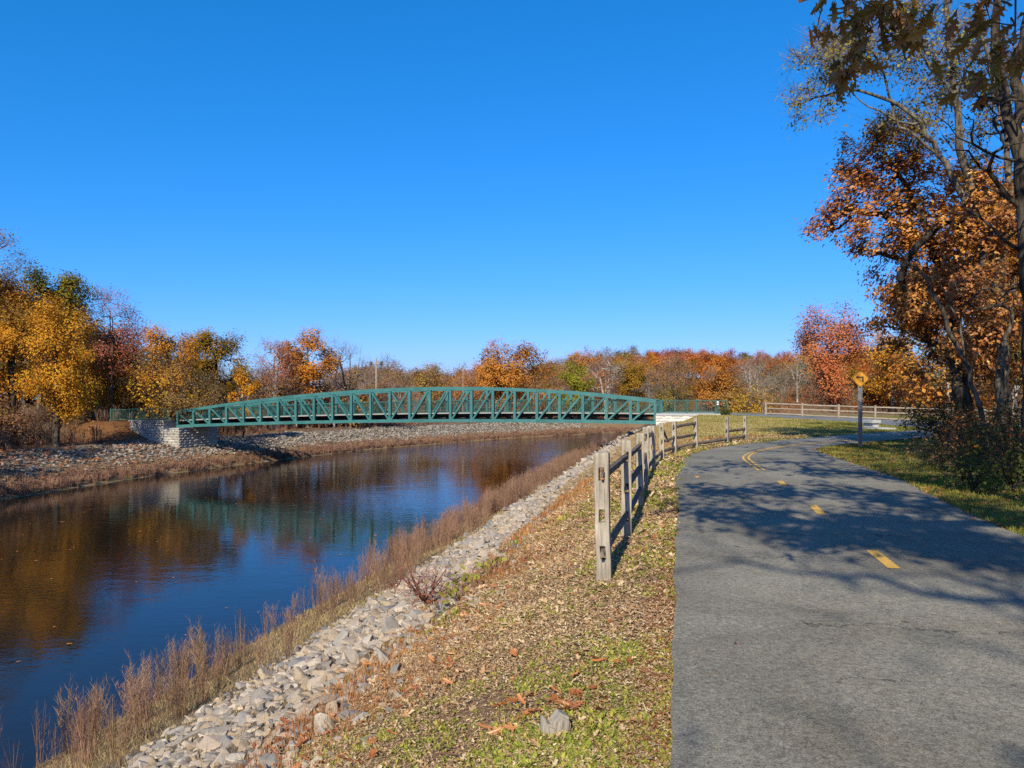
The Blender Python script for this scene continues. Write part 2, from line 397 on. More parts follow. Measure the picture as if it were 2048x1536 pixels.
def sdist(X, poly):
    """signed distance to a polyline: positive on its right"""
    X = np.asarray(X, float); best = np.full(len(X), 1e9); sg = np.zeros(len(X))
    for a, b in zip(poly[:-1], poly[1:]):
        ab = b - a; L2 = ab @ ab; ap = X - a
        t = np.clip(ap @ ab / L2, 0, 1); d = ap - t[:, None] * ab
        dd = np.hypot(d[:, 0], d[:, 1]); cr = ab[1] * ap[:, 0] - ab[0] * ap[:, 1]
        m = dd < best - 1e-9
        best[m] = dd[m]; sg[m] = np.sign(cr[m])
    return best * np.where(sg == 0, 1, sg)

def inpoly(X, poly):
    x, y = X[:, 0], X[:, 1]; ins = np.zeros(len(X), bool); n = len(poly)
    for i in range(n):
        x1, y1 = poly[i]; x2, y2 = poly[i - 1]
        c = ((y1 > y) != (y2 > y)) & (x < (x2 - x1) * (y - y1) / (y2 - y1 + 1e-12) + x1)
        ins ^= c
    return ins
PATHPOLY = np.concatenate([PL, PR[::-1]]); BACKPOLY = np.concatenate([BF, BN[::-1]])
AX = np.array([41.9, -14.0]); AX /= np.linalg.norm(AX); NX = np.array([-AX[1], AX[0]])      # bridge axis, and across it (away from the eye)
A0, B0 = np.array([-31.2, 70.0]), np.array([10.7, 56.0])
sm = lambda a, b, x: (lambda t: t * t * (3 - 2 * t))(np.clip((x - a) / (b - a), 0, 1))

def vnoise(X, s, seed=0.0):
    x = X[:, 0] * s + seed; y = X[:, 1] * s + seed * 1.7
    return (np.sin(x * 1.3 + 1.7 * np.sin(y * .9)) + np.sin(y * 1.7 + 1.3 * np.sin(x * 1.1 + 2)) + .5 * np.sin(2.7 * x + 3.1 * y) + .5 * np.sin(3.9 * y - 2.3 * x + 1)) / 3

def terr(X, inset=False):
    X = np.asarray(X, float).reshape(-1, 2); x, y = X[:, 0], X[:, 1]
    sN = sdist(X, NS); sL = -sdist(X, LS)
    nz = vnoise(X, .55) * .5 + vnoise(X, 1.7, 3) * .3
    pN = np.interp(sN, [-14, -6, -1.5, 0, 3.8, 7.2, 8.6, 9.5, 10.6, 14, 40, 900], [-7, -6.5, -5.2, WATER, -2.75, -1.0, -.42, -.1, .0, 1.5, 8, 60])
    pN = pN + nz * .07 * (np.clip(sN, 0, 9) / 9) * (sN < 9)
    sd = -sdist(X, PL)
    up = .56 * np.clip((sd - .4) / 16, 0, 1) * sm(25, 33, y)
    far = sm(62, 85, y)
    up = up - 1.2 * far + nz * .05 * ((sd > .8) | (sdist(X, PR) > .5))
    up = up + .35 * sm(1.5, 6, sdist(X, PR)) * (y < 30)
    up = up + 11.6 * sm(150, 335, y)
    zN = np.minimum(pN, up)
    pL = np.interp(sL, [-14, -8, -1.5, 0, 2.5, 6, 10, 900], [-7, -6.5, -5.2, WATER, -3.5, -2.65, -2.0, -1.95])
    pL = pL + nz * .12 * np.clip(sL / 4, 0, 1)
    q = X - A0; t = -(q @ AX); dn = np.abs(q @ NX - 1.8)
    emb = -.50 - .46 * np.hypot(np.maximum(0, 6.2 - t), np.maximum(0, dn - 2.6))
    emb = np.where(t < .3, -9, emb)
    pL = np.maximum(pL, np.where(sL > 0, emb, -9))
    r = x / np.maximum(y, 1)
    pL = pL + sm(150, 335, y) * (3.0 + 10.2 * sm(-.04, .17, r)) * (y > 0)
    z = np.where(sN > sL, zN, pL)
    if inset:
        z = z - .035 * inpoly(X, PATHPOLY) - .03 * inpoly(X, BACKPOLY)
    return z
tz = lambda x, y: float(terr([[x, y]])[0])

def axis_pts(segs):
    out = [segs[0][0]]
    for a, b, st in segs:
        n = max(1, int(round((b - a) / st))); out += list(a + (b - a) * (np.arange(n) + 1) / n)
    return np.array(out)
xs = axis_pts([(-900, -300, 100), (-300, -90, 21), (-90, -46, 4), (-46, -15, .8), (-15, 26, .3), (26, 60, 1.5), (60, 160, 6), (160, 400, 24), (400, 1000, 100)])
ys = axis_pts([(-130, -20, 12), (-20, -4, 1.5), (-4, 62, .35), (62, 125, 1.0), (125, 360, 7), (360, 700, 40), (700, 1600, 150)])
GX, GY = np.meshgrid(xs, ys); XY = np.stack([GX.ravel(), GY.ravel()], 1)
Z = terr(XY, True)
ny, nx = GX.shape
ii = (np.arange(ny - 1)[:, None] * nx + np.arange(nx - 1)[None]).ravel()
me = mesh_arrays('ground', np.column_stack([XY, Z]), [np.stack([ii, ii + 1, ii + nx + 1, ii + nx], 1)], True)
# masks: R lawn, G gravel bank, B wood floor
sN = sdist(XY, NS); sL = -sdist(XY, LS); sdl = -sdist(XY, PL); sdr = sdist(XY, PR)
lawn = ((sdl > 0) & (sN > 9.0) & (XY[:, 1] > 20) & (XY[:, 1] < 60)).astype(float)
shadegrass = ((sdr > 0) & (sdr < 3.0 + .6 * vnoise(XY, .8)) & (XY[:, 1] < 34)).astype(float)
grav = np.maximum(sm(2.6, 4.0, sN) * (1 - sm(6.6, 7.8, sN)) * (sL < 0), sm(2.5, 4, sL) * (1 - sm(8.5, 10, sL)) * (sN < 0) * (XY[:, 1] < 130))
wood = np.maximum(((sL > 8) & (sN < 0)).astype(float), np.maximum(sm(2.4, 3.6, sdr), sm(61, 66, XY[:, 1]) * (sN > 4)))
att = me.color_attributes.new('mask', 'FLOAT_COLOR', 'POINT')
colr = np.column_stack([np.maximum(lawn, shadegrass), grav, wood, np.ones(len(XY))]).astype(np.float32)
att.data.foreach_set('color', colr.ravel())
def m_ground():
    t = NT('ground_cover'); co = t.coord()
    at = t.n('Attribute', attribute_name='mask'); sep = t.n('SeparateColor'); t.l(at.outputs['Color'], sep.inputs[0])
    f = t.noise(co, 22, 5, .7); g = t.noise(co, 1.3, 4, .6); hgh = t.noise(co, 70, 3, .7)
    dry = t.ramp(f, [(.3, (.11, .065, .04)), (.5, (.24, .15, .085)), (.7, (.40, .28, .16))])
    dry = t.mix(t.ramp(g, [(.45, 0.0), (.7, .6)]), dry, (.16, .15, .04))
    law = t.mix(t.ramp(g, [(.4, 0.0), (.62, 1.0)]), t.ramp(f, [(.3, (.075, .085, .015)), (.7, (.17, .17, .03))]), t.ramp(f, [(.3, (.17, .12, .045)), (.7, (.34, .26, .11))]))
    gra = t.ramp(f, [(.3, (.07, .055, .04)), (.7, (.24, .19, .14))])
    woo = t.ramp(f, [(.3, (.06, .032, .016)), (.5, (.15, .07, .028)), (.72, (.30, .14, .05))])
    c = t.mix(sep.outputs[0], dry, law); c = t.mix(sep.outputs[2], c, woo); c = t.mix(sep.outputs[1], c, gra)
    t.bsdf(c, .95, .1, t.bump(t.math('ADD', f, hgh), .8, .03)); return t.m
tag(link('ground', me, m_ground()), 'sloping ground of grass, river banks and leafy wood floor', 'ground', kind='structure')

wm = MB(); wm.add([[-120, -60, WATER], [260, -60, WATER], [260, 260, WATER], [-120, 260, WATER]], [np.array([[0, 1, 2, 3]])])
tag(link('river_water', wm.mesh('river_water'), M['water']), 'dark rippled river reflecting the bridge and blue sky', 'water', kind='structure')

def resample(poly, n):
    d = np.concatenate([[0], np.cumsum(np.linalg.norm(np.diff(poly, axis=0), axis=1))])
    # smooth with a Catmull-Rom through chord length
    t = np.linspace(0, d[-1], n); out = []
    m = np.gradient(poly, d, axis=0)
    for v in t:
        i = min(np.searchsorted(d, v, 'right') - 1, len(d) - 2); h = d[i + 1] - d[i]; s = (v - d[i]) / h
        out.append((2*s**3-3*s**2+1)*poly[i] + (s**3-2*s**2+s)*h*m[i] + (-2*s**3+3*s**2)*poly[i+1] + (s**3-s**2)*h*m[i+1])
    return np.array(out)

def paired_strip(Lp, Rp, n, k, lift, zf=None, wob=0.0):
    """sheet between two matching polylines"""
    par = np.linspace(0, 1, len(Lp)); tt = np.linspace(0, 1, n)
    def curve(Q):
        m = np.gradient(Q, par, axis=0); out = np.zeros((n, 2))
        for j, v in enumerate(tt):
            i = min(np.searchsorted(par, v, 'right') - 1, len(par) - 2); h = par[i+1]-par[i]; s = (v-par[i])/h
            out[j] = (2*s**3-3*s**2+1)*Q[i] + (s**3-2*s**2+s)*h*m[i] + (-2*s**3+3*s**2)*Q[i+1] + (s**3-s**2)*h*m[i+1]
        return out
    a, b = curve(Lp), curve(Rp)
    if wob:
        dirn = (b - a) / np.linalg.norm(b - a, axis=1)[:, None]
        a = a + dirn * (vnoise(a * 2.1, 1.0) * wob)[:, None]; b = b + dirn * (vnoise(b * 1.7, 1.0, 5) * wob)[:, None]
    w = np.linspace(0, 1, k)
    V = a[:, None] * (1 - w)[None, :, None] + b[:, None] * w[None, :, None]; V = V.reshape(-1, 2)
    z = (zf(V) if zf else terr(V)) + lift
    i = (np.arange(n - 1)[:, None] * k + np.arange(k - 1)[None]).ravel()
    return np.column_stack([V, z]), np.stack([i, i + 1, i + k + 1, i + k], 1)
V, q = paired_strip(PL, PR, 260, 12, .012, lambda v: np.zeros(len(v)), .03)
tag(link('bike_path', mesh_arrays('bike_path', V, [q], True), M['asphalt']), 'grey asphalt bike path curving right beside the river', 'path', kind='structure')
V, q = paired_strip(BF, BN, 60, 10, .02)
tag(link('bridge_path', mesh_arrays('bridge_path', V, [q], True), M['asphalt2']), 'pale asphalt path leading across the lawn to the bridge', 'path', kind='structure')

# painted centre line: dashes and the solid double curve
def strip_line(pts, w, off=0.0, n=40, z=.017):
    c = resample(np.asarray(pts, float), n); t = np.gradient(c, axis=0); t /= np.linalg.norm(t, axis=1)[:, None]
    nn = np.stack([t[:, 1], -t[:, 0]], 1)
    a = c + nn * (off - w / 2); b = c + nn * (off + w / 2); V = np.empty((2 * n, 3)); V[0::2, :2] = a; V[1::2, :2] = b; V[:, 2] = z
    i = np.arange(n - 1) * 2
    return V, [np.stack([i, i + 1, i + 3, i + 2], 1)]
lab = ['nearest short yellow dash, past the shadow of the branches', 'yellow dash lying in a sunlit gap of the shadow', 'faint yellow dash in shade just before the solid line']
for l, (p0, p1) in zip(lab, (((3.60, 7.06), (3.79, 7.90)), ((4.30, 10.43), (4.53, 11.3)), ((5.04, 13.9), (5.25, 14.7)))):
    mb = MB(); mb.add(*strip_line([p0, ((p0[0]+p1[0])/2, (p0[1]+p1[1])/2), p1], .115, 0, 6))
    tag(link('road_marking', mb.mesh('road_marking'), M['yellow']), l, 'road marking', 'yellow centre dashes', 'structure')
mb = MB(); cl = [(5.63, 16.9), (6.02, 18.9), (6.42, 20.6), (7.06, 22.2), (8.1, 24.0), (9.4, 25.8), (10.9, 27.4), (13.2, 29.4), (16.5, 32.3), (20.5, 36)]
for o in (-.07, .07): mb.add(*strip_line(cl, .06, o, 60))
tag(link('road_marking', mb.mesh('road_marking'), M['yellow']), 'solid double yellow line round the bend of the path', 'road marking', kind='structure')

# --------------------------------------------------------------------------- bridge
bridge = thing('truss_bridge', 'long arched teal steel truss footbridge spanning the river', 'bridge', (A0[0], A0[1], -1.0))
base = np.array([A0[0], A0[1], -1.0]); SPAN = np.linalg.norm(B0 - A0); NP = 24
zb = lambda t: -.85 + 1.974 * t - 1.204 * t * t
_pt = np.polyfit([0, .25, .5, .75, 1], [.48, 1.72, 2.5, 2.4, 1.49], 3); ztp = lambda t: np.polyval(_pt, t)
deckz = lambda t: zb(t) + .50 + .12 * t
def bp(t, side, z):
    p = A0 + AX * SPAN * t + NX * (3.6 * side)
    return np.array([p[0], p[1], z]) - base
up3 = np.array([NX[0], NX[1], 0])
ts = np.linspace(0, 1, NP + 1)
def chord(zf, w, h, side, ext=0.0):
    mb = MB(); tt = np.linspace(0 - ext, 1 + ext, NP * 2 + 1)
    c = np.array([bp(t, side, zf(t)) for t in tt]); up = np.array([0, 0, h / 2]); nn = up3 * w / 2
    V = np.stack([c - nn - up, c + nn - up, c + nn + up, c - nn + up], 1); n = len(c); i = np.arange(n - 1)[:, None] * 4; j = np.arange(4)[None]
    q = np.stack([i + j, i + (j + 1) % 4, i + 4 + (j + 1) % 4, i + 4 + j], -1).reshape(-1, 4)
    mb.add(V.reshape(-1, 3), [q, np.array([[3, 2, 1, 0], [4*n-4, 4*n-3, 4*n-2, 4*n-1]])]); return mb
for side in (0, 1):
    link('top_chord', chord(ztp, .23, .26, side, .002).mesh('top_chord'), M['teal'], bridge)
    link('bottom_chord', chord(zb, .23, .26, side, .002).mesh('bottom_chord'), M['teal'], bridge)
    for i, t in enumerate(ts):
        mb = MB(); mb.beam(bp(t, side, zb(t) + .12), bp(t, side, ztp(t) - .12), .19, .21, AX.tolist() + [0])
        link('vertical_post', mb.mesh('vertical_post'), M['teal'], bridge)
        if i < NP:
            t2 = ts[i + 1]
            lo, hi = (t2, t) if i < NP // 2 else (t, t2)
            s = 1 if hi > lo else -1; e = .13 / SPAN * s
            mb = MB(); mb.beam(bp(lo + e, side, zb(lo) + .13), bp(hi - e, side, ztp(hi) - .13), .13, .14, up3)
            link('diagonal_brace', mb.mesh('diagonal_brace'), M['teal'], bridge)
for t in (.275, .56, .80):
    for zf in (ztp, zb):
        mb = MB(); e = .45 / SPAN; mb.beam(bp(t - e, 0, zf(t - e)), bp(t + e, 0, zf(t + e)), .25, .28); link('splice_plate', mb.mesh('splice_plate'), M['tealplate'], bridge)
mb = MB(); dks = np.linspace(0, 1, 97)
for a, b in zip(dks[:-1], dks[1:]):
    p, q = bp(a, .5, deckz(a)), bp(b, .5, deckz(b)); mb.beam(p, q, 3.1, .07)
link('deck', mb.mesh('deck'), M['deck'], bridge)
for i, t in enumerate(ts):
    mb = MB(); mb.beam(bp(t, .035, deckz(t) - .24), bp(t, .965, deckz(t) - .24), .16, .3)
    link('floor_beam', mb.mesh('floor_beam'), M['steel'], bridge)
for k in (.3, .5, .7):
    mb = MB()
    for a, b in zip(ts[:-1], ts[1:]): mb.beam(bp(a, k, deckz(a) - .14), bp(b, k, deckz(b) - .14), .1, .16)
    link('stringer', mb.mesh('stringer'), M['steel'], bridge)
for side, s in ((0, .06), (1, .94)):
    mb = MB(); m2 = MB()
    for a, b in zip(ts[:-1], ts[1:]):
        for z, hh in ((1.06, .05), (.1, .04)): mb.beam(bp(a, s, deckz(a) + z), bp(b, s, deckz(b) + z), .05, hh)
        m2.beam(bp(a, s - .012 * (1 - 2 * side), deckz(a) + .03), bp(b, s - .012 * (1 - 2 * side), deckz(b) + .03), .035, .09)
    for t in np.linspace(0, 1, int(SPAN / .13)):
        mb.beam(bp(t, s, deckz(t) + .1), bp(t, s, deckz(t) + 1.05), .018, .018, AX.tolist() + [0])
    link('picket_railing', mb.mesh('picket_railing'), M['tealdark'], bridge)
    link('toe_board', m2.mesh('toe_board'), M['deck'], bridge)

# split-face block walls
def block_wall(p0, p1, z0f, z1f, course=.24, bl=.62, out=(0, -1), seed=0, thick=.10):
    """face between p0 and p1 (xy): courses of rough blocks on a core; z0f/z1f: bottom/top heights at 0..1"""
    rng = RS(seed); p0 = np.asarray(p0, float); p1 = np.asarray(p1, float)
    L = np.linalg.norm(p1 - p0); t = (p1 - p0) / L; o = np.asarray(out, float)
    zt = max(z1f(0), z1f(1)); zlo = min(z0f(0), z0f(1)); mb = MB(); z = zt; r = 0
    while z > zlo:
        zb_ = z - course; x = -(bl / 2 if r % 2 else 0)
        while x < L - .02:
            a, b = max(x, 0), min(x + bl, L); x += bl
            if b - a < .06: continue
            top = min(z, z1f((a + b) / 2 / L))
            if top - zb_ < .05: continue
            nu, nv = 4, 3; g = .012
            uu = np.linspace(a + g, b - g, nu); vv = np.linspace(zb_ + g, top - g, nv)
            pts = []; 
            for jv in range(nv):
                for iu in range(nu):
                    edge = iu in (0, nu - 1) or jv in (0, nv - 1)
                    d = .025 + (rng.uniform(.0, .02) if edge else rng.uniform(.03, thick))
                    q = p0 + t * uu[iu] + o * d; pts.append([q[0], q[1], vv[jv]])
            back = [[*(p0 + t * u_ - o * .03), v_] for v_ in (vv[0], vv[-1]) for u_ in (uu[0], uu[-1])]
            n0 = nu * nv; fs = [[j*nu+i, j*nu+i+1, (j+1)*nu+i+1, (j+1)*nu+i] for j in range(nv-1) for i in range(nu-1)]
            top_e = [(nv-1)*nu+i for i in range(nu)]; bot_e = list(range(nu))
            mb.add(pts + back, [np.array(fs), np.array([top_e + [n0+3, n0+2]]), np.array([bot_e[::-1] + [n0, n0+1]]),
                                np.array([[0, nu, 2*nu, n0+2, n0]]), np.array([[nu-1, n0+1, n0+3, 3*nu-1, 2*nu-1]])])
        z = zb_; r += 1
    return mb
def prism(mb, corners, z0, z1):
    n = len(corners); V = [[*c, z] for z in (z0, z1) for c in corners]
    mb.add(V, [np.array([[i, (i+1) % n, n+(i+1) % n, n+i] for i in range(n)]), np.array([list(range(n))[::-1]]), np.array([[n+i for i in range(n)]])])

# far (left) abutment
def xy(o, a, n): p = o + AX * a + NX * n; return np.array([p[0], p[1]])
ab = thing('bridge_abutment', 'block abutment on the far wooded bank holding the low end of the bridge', 'abutment', (*A0, -3.5))
lb = np.array([*A0, -3.5])
def loc_(mb):
    for i in range(len(mb.V)): mb.V[i] = mb.V[i] - lb
    return mb
mb = MB(); prism(mb, [xy(A0, -.9, -.75), xy(A0, .8, -.75), xy(A0, .8, 4.35), xy(A0, -.9, 4.35)], -4.2, -1.05)
prism(mb, [xy(A0, -4.9, -.75), xy(A0, -.9, -.75), xy(A0, -.9, 4.55), xy(A0, -4.9, 4.55)], -4.0, -.42)
link('core', loc_(mb).mesh('core'), M['mortar'], ab)
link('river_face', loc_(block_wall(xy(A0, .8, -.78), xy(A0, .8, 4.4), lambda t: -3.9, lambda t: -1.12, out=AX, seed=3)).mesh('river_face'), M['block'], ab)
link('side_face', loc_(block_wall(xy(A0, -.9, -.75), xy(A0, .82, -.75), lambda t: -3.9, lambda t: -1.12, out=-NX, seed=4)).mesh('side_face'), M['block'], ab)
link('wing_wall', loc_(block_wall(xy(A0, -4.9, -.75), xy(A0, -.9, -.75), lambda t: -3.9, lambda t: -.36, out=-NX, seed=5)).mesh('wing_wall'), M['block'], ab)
mb = MB(); prism(mb, [xy(A0, -4.95, -.87), xy(A0, -.86, -.87), xy(A0, -.86, 4.6), xy(A0, -4.95, 4.6)], -.40, -.30)
link('coping', loc_(mb).mesh('coping'), M['concrete'], ab)
mb = MB(); prism(mb, [xy(A0, -.55, -.84), xy(A0, .88, -.84), xy(A0, .88, 4.42), xy(A0, -.55, 4.42)], -1.10, -1.0)
link('bearing_seat', loc_(mb).mesh('bearing_seat'), M['concrete'], ab)

# near (right) abutment
lb = np.array([*B0, -1.5])
ab2 = thing('bridge_abutment', 'bright white block abutment on the grassy bank under the bridge approach', 'abutment', lb)
mb = MB(); prism(mb, [xy(B0, -.5, -.62), xy(B0, .25, -.62), xy(B0, .25, 4.2), xy(B0, -.5, 4.2)], -3.5, -.33)
prism(mb, [xy(B0, .25, -.5), xy(B0, 4.7, -.5), xy(B0, 4.7, 4.2), xy(B0, .25, 4.2)], -3.0, .44)
link('core', loc_(mb).mesh('core'), M['mortar'], ab2)
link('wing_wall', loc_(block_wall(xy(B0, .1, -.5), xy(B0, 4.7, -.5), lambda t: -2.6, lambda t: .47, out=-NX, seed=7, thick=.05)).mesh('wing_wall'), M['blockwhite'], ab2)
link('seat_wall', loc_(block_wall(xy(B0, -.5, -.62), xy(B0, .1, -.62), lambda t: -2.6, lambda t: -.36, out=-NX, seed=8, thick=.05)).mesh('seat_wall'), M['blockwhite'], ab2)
mb = MB(); prism(mb, [xy(B0, .15, -.62), xy(B0, 4.75, -.62), xy(B0, 4.75, 4.25), xy(B0, .15, 4.25)], .45, .60)
link('coping', loc_(mb).mesh('coping'), M['concrete'], ab2)

# approach railings
def railing(name, label, pts, zf, hgt=1.08, group=None, gap=.125, pw=.017):
    pts = np.asarray(pts, float); o = np.array([*pts[0], zf(0)])
    t_ = thing(name, label, 'railing', o, 0, group)
    seg = np.linalg.norm(np.diff(pts, axis=0), axis=1); L = seg.sum(); cum = np.concatenate([[0], np.cumsum(seg)])
    def at(s, z):
        return np.array([np.interp(s, cum, pts[:, 0]), np.interp(s, cum, pts[:, 1]), zf(s / L) + z]) - o
    mb = MB(); kn = sorted(set(list(cum) + list(np.linspace(0, L, 5))))
    for a, b in zip(kn[:-1], kn[1:]):
        mb.beam(at(a, hgt), at(b, hgt), .05, .05); mb.beam(at(a, .1), at(b, .1), .04, .04)
    link('rail', mb.mesh('rail'), M['tealdark'], t_)
    mb = MB()
    for s in np.arange(gap, L, gap): mb.beam(at(s, .08), at(s, hgt + .04), pw, pw, (1, 0, 0))
    link('pickets', mb.mesh('pickets'), M['tealdark'], t_)
    for s in np.linspace(0, L, max(2, int(round(L / 2.0)) + 1)):
        mb = MB(); mb.beam(at(s, 0), at(s, hgt + .1), .075, .075, (1, 0, 0)); link('post', mb.mesh('post'), M['tealdark'], t_)
    return t_
railing('approach_railing', 'green picket railing along the top of the white abutment wall', [xy(B0, .3, -.3), xy(B0, 4.35, -.3)], lambda t: .60, .98)
railing('approach_railing', 'green picket railing on the far side of the bridge approach path', [xy(B0, .3, 3.9), xy(B0, 3.5, 3.9), xy(B0, 5.0, 3.9)], lambda t: .60 - .02 * t, .98)
railing('approach_railing', 'dark green railing above the shaded wing wall across the river', [xy(A0, -.5, -.5), xy(A0, -7.5, -.5)], lambda t: -.30 - .1 * t)
railing('approach_railing', 'green railing behind the far end of the bridge, against the wood', [xy(A0, -.5, 4.1), xy(A0, -9.5, 4.1)], lambda t: -.30 - .1 * t)
# banded post by the railing end
pb = xy(B0, 4.5, .1); bo = thing('marker_post', 'dark green post with white bands at the end of the railing', 'marker post', (*pb, .57))
mb = MB(); mb.tube([[0, 0, 0], [0, 0, .4], [0, 0, .96], [0, 0, 1.0]], [.075, .075, .075, .05], 10); link('post', mb.mesh('post'), M['tealdark'], bo)
for z in (.68, .84):
    mb = MB(); mb.tube([[0, 0, z], [0, 0, z + .045], [0, 0, z + .09]], .081, 12); link('white_band', mb.mesh('white_band'), M['white'], bo)

# --------------------------------------------------------------------------- wooden fences
def fence_post(h, w=.125, t=.115, holes=(), seed=0):
    rng = RS(seed); hw = .05
    zr = [-.3, 0.0]
    for c in holes: zr += [c - .062, c + .062]
    zr += [h - .025, h]; bm = bmesh.new(); xsn = [-w/2, -hw/2, hw/2, w/2]
    def isH(i, j): return i == 1 and any(abs((zr[j] + zr[j+1]) / 2 - c) < .03 for c in holes)
    vf = {}
    for s, yy in ((0, -t/2), (1, t/2)):
        for j, z in enumerate(zr):
            for i, x in enumerate(xsn):
                k = .93 if j == len(zr) - 1 else 1
                vf[s, i, j] = bm.verts.new((x * k, yy * k, z))
    nz_ = len(zr)
    for j in range(nz_ - 1):
        for i in range(3):
            if isH(i, j):
                for (a, b) in (((i, j), (i+1, j)), ((i+1, j), (i+1, j+1)), ((i+1, j+1), (i, j+1)), ((i, j+1), (i, j))):
                    bm.faces.new([vf[0, a[0], a[1]], vf[0, b[0], b[1]], vf[1, b[0], b[1]], vf[1, a[0], a[1]]])
            else:
                bm.faces.new([vf[0, i, j], vf[0, i+1, j], vf[0, i+1, j+1], vf[0, i, j+1]])
                bm.faces.new([vf[1, i+1, j], vf[1, i, j], vf[1, i, j+1], vf[1, i+1, j+1]])
        for i in (0, 3):
            bm.faces.new([vf[0, i, j], vf[1, i, j], vf[1, i, j+1], vf[0, i, j+1]])
    for i in range(3): bm.faces.new([vf[0, i, nz_-1], vf[0, i+1, nz_-1], vf[1, i+1, nz_-1], vf[1, i, nz_-1]])
    bmesh.ops.recalc_face_normals(bm, faces=bm.faces)
    bmesh.ops.bevel(bm, geom=[e for e in bm.edges if len(e.link_faces) == 2 and e.calc_face_angle(0) > 1.0], offset=.006, segments=1, affect='EDGES')
    long = [e for e in bm.edges if e.calc_length() > .15]
    bmesh.ops.subdivide_edges(bm, edges=long, cuts=3, use_grid_fill=True)
    off = Vector((seed * 3.1, seed * 1.7, 0))
    for v in bm.verts:
        n_ = mnoise.noise_vector(Vector((v.co.x * 4, v.co.y * 4, v.co.z * 3)) + off); v.co += n_ * .008
    me = bpy.data.meshes.new('post'); bm.to_mesh(me); bm.free(); return me
def fence_rail(p0, p1, seed, r=.05, over=.16, k=7, sag=.02):
    rng = RS(seed); p0 = np.asarray(p0, float); p1 = np.asarray(p1, float); t = p1 - p0; L = np.linalg.norm(t); t /= L
    a, b = p0 - t * over, p1 + t * over; n = 12; s = np.linspace(0, 1, n)
    pts = a + (b - a) * s[:, None]; bend = np.sin(s * PI) * rng.uniform(-sag, sag); pts[:, 2] += bend + rng.normal(0, .004, n)
    rad = r * (1 - .45 * np.clip(1 - np.minimum(s, 1 - s) / .07, 0, 1)) * (1 + rng.normal(0, .05, n))
    mb = MB(); mb.tube(pts, rad, k)
    V = mb.V[0].reshape(n, k, 3); c = pts[:, None]; prof = 1 + rng.uniform(-.22, .22, k)
    side = np.cross(t, [0, 0, 1]); dV = V - c; dV = dV * prof[None, :, None] * (1 + rng.normal(0, .04, (n, k, 1)))
    horiz = (dV @ side)[..., None] * side; dV = dV - horiz * .35
    mb.V[0] = (c + dV).reshape(-1, 3); return mb

POSTS = [(1208, 7.0, 1.13), (1253, 9.25, 1.12), (1279, 11.9, 1.09), (1291, 14.9, 1.08), (1306, 17.9, 1.0), (1324, 20.9, .98), (1349, 22.7, .97), (1392, 24.6, 1.02), (1454, 27.6, .97), (1490.6, 29.6, .95)]
pp = np.array([[(px - CX) / F * d, d] for px, d, h in POSTS])
PLAB = ['nearest post of the weathered split-rail fence', 'second post of the weathered split-rail fence', 'third post of the weathered fence', 'fourth post of the weathered fence', 'fifth post of the weathered fence', 'sixth post', 'seventh post', 'post before the gap', 'post past the gap', 'end post']
fence = thing('split_rail_fence', 'weathered three-rail wooden fence with missing rails along the bike path', 'fence', (pp[0, 0], pp[0, 1], 0))
fo = np.array([pp[0, 0], pp[0, 1], 0.0]); HO = (.18, .50, .86)
pz = np.maximum(terr(pp), -.015)
for i, (px, d, h) in enumerate(POSTS):
    a = pp[max(i - 1, 0)]; b = pp[min(i + 1, len(pp) - 1)]; ang = math.atan2(b[1] - a[1], b[0] - a[0]) - PI / 2
    o = link('post', fence_post(h, .135 if i == 0 else .125, holes=[v * h / 1.05 for v in HO], seed=i + 1), M['wood'], fence, (*(pp[i] - fo[:2]), pz[i]))
    o.rotation_euler = (RS(i).normal(0, .012), RS(i + 50).normal(0, .012), ang + RS(i + 9).normal(0, .05))
RAILS = {0: (0, 2), 1: (0, 1, 2), 2: (0, 1), 3: (0, 2), 4: (0,), 5: (0,), 6: (0, 1, 2), 7: (0,), 8: (0, 1)}
for i, rows in RAILS.items():
    for r in rows:
        p = [np.array([*(pp[j] - fo[:2]), pz[j] + HO[r] * POSTS[j][2] / 1.05]) for j in (i, i + 1)]
        link('rail', fence_rail(p[0], p[1], i * 5 + r).mesh('rail', False), M['railwood'], fence)
p = [np.array([*(pp[5] - fo[:2]), pz[5] + .84]), np.array([*(pp[5] * .55 + pp[6] * .45 - fo[:2]), pz[6] + .42])]
o = link('broken_rail', fence_rail(p[0], p[1], 77, .045, .05).mesh('broken_rail'), M['railwood'], fence); o['label'] = 'broken rail hanging down from its post'
p = [np.array([*(pp[5] - fo[:2]), pz[5] + .45]), np.array([*(pp[6] - fo[:2]), pz[6] + .49])]
link('rail', fence_rail(p[0], p[1], 78, .045).mesh('rail'), M['railwood'], fence)

def simple_fence(label, pts, h, rows, mat, r=.045, pw=.12, group=None):
    pts = np.asarray(pts, float); z = terr(pts); o = np.array([*pts[0], z[0]])
    t_ = thing('split_rail_fence', label, 'fence', o, 0, group)
    for i, p in enumerate(pts):
        mb = MB(); q = np.array([*p, z[i]]) - o; mb.tube([q + [0, 0, -.2], q + [0, 0, .3], q + [0, 0, h - .02], q + [0, 0, h]], [pw * .6, pw * .6, pw * .56, pw * .45], 6)
        link('post', mb.mesh('post'), mat, t_)
        if i < len(pts) - 1:
            q2 = np.array([*pts[i+1], z[i+1]]) - o
            for k, rr in enumerate(rows):
                link('rail', fence_rail(q + [0, 0, rr], q2 + [0, 0, rr], i * 7 + k, r, .1, 6).mesh('rail'), mat, t_)
    return t_
fp = [(1458.5+73*i, 57.6 - 1.25 * i) for i in range(1, 9)]
simple_fence('pale wooden split-rail fence behind the bridge path, before the red tree', [((px - CX) / F * d, d) for px, d in fp], .98, (.1, .5, .86), M['palewood'], .05, .14)
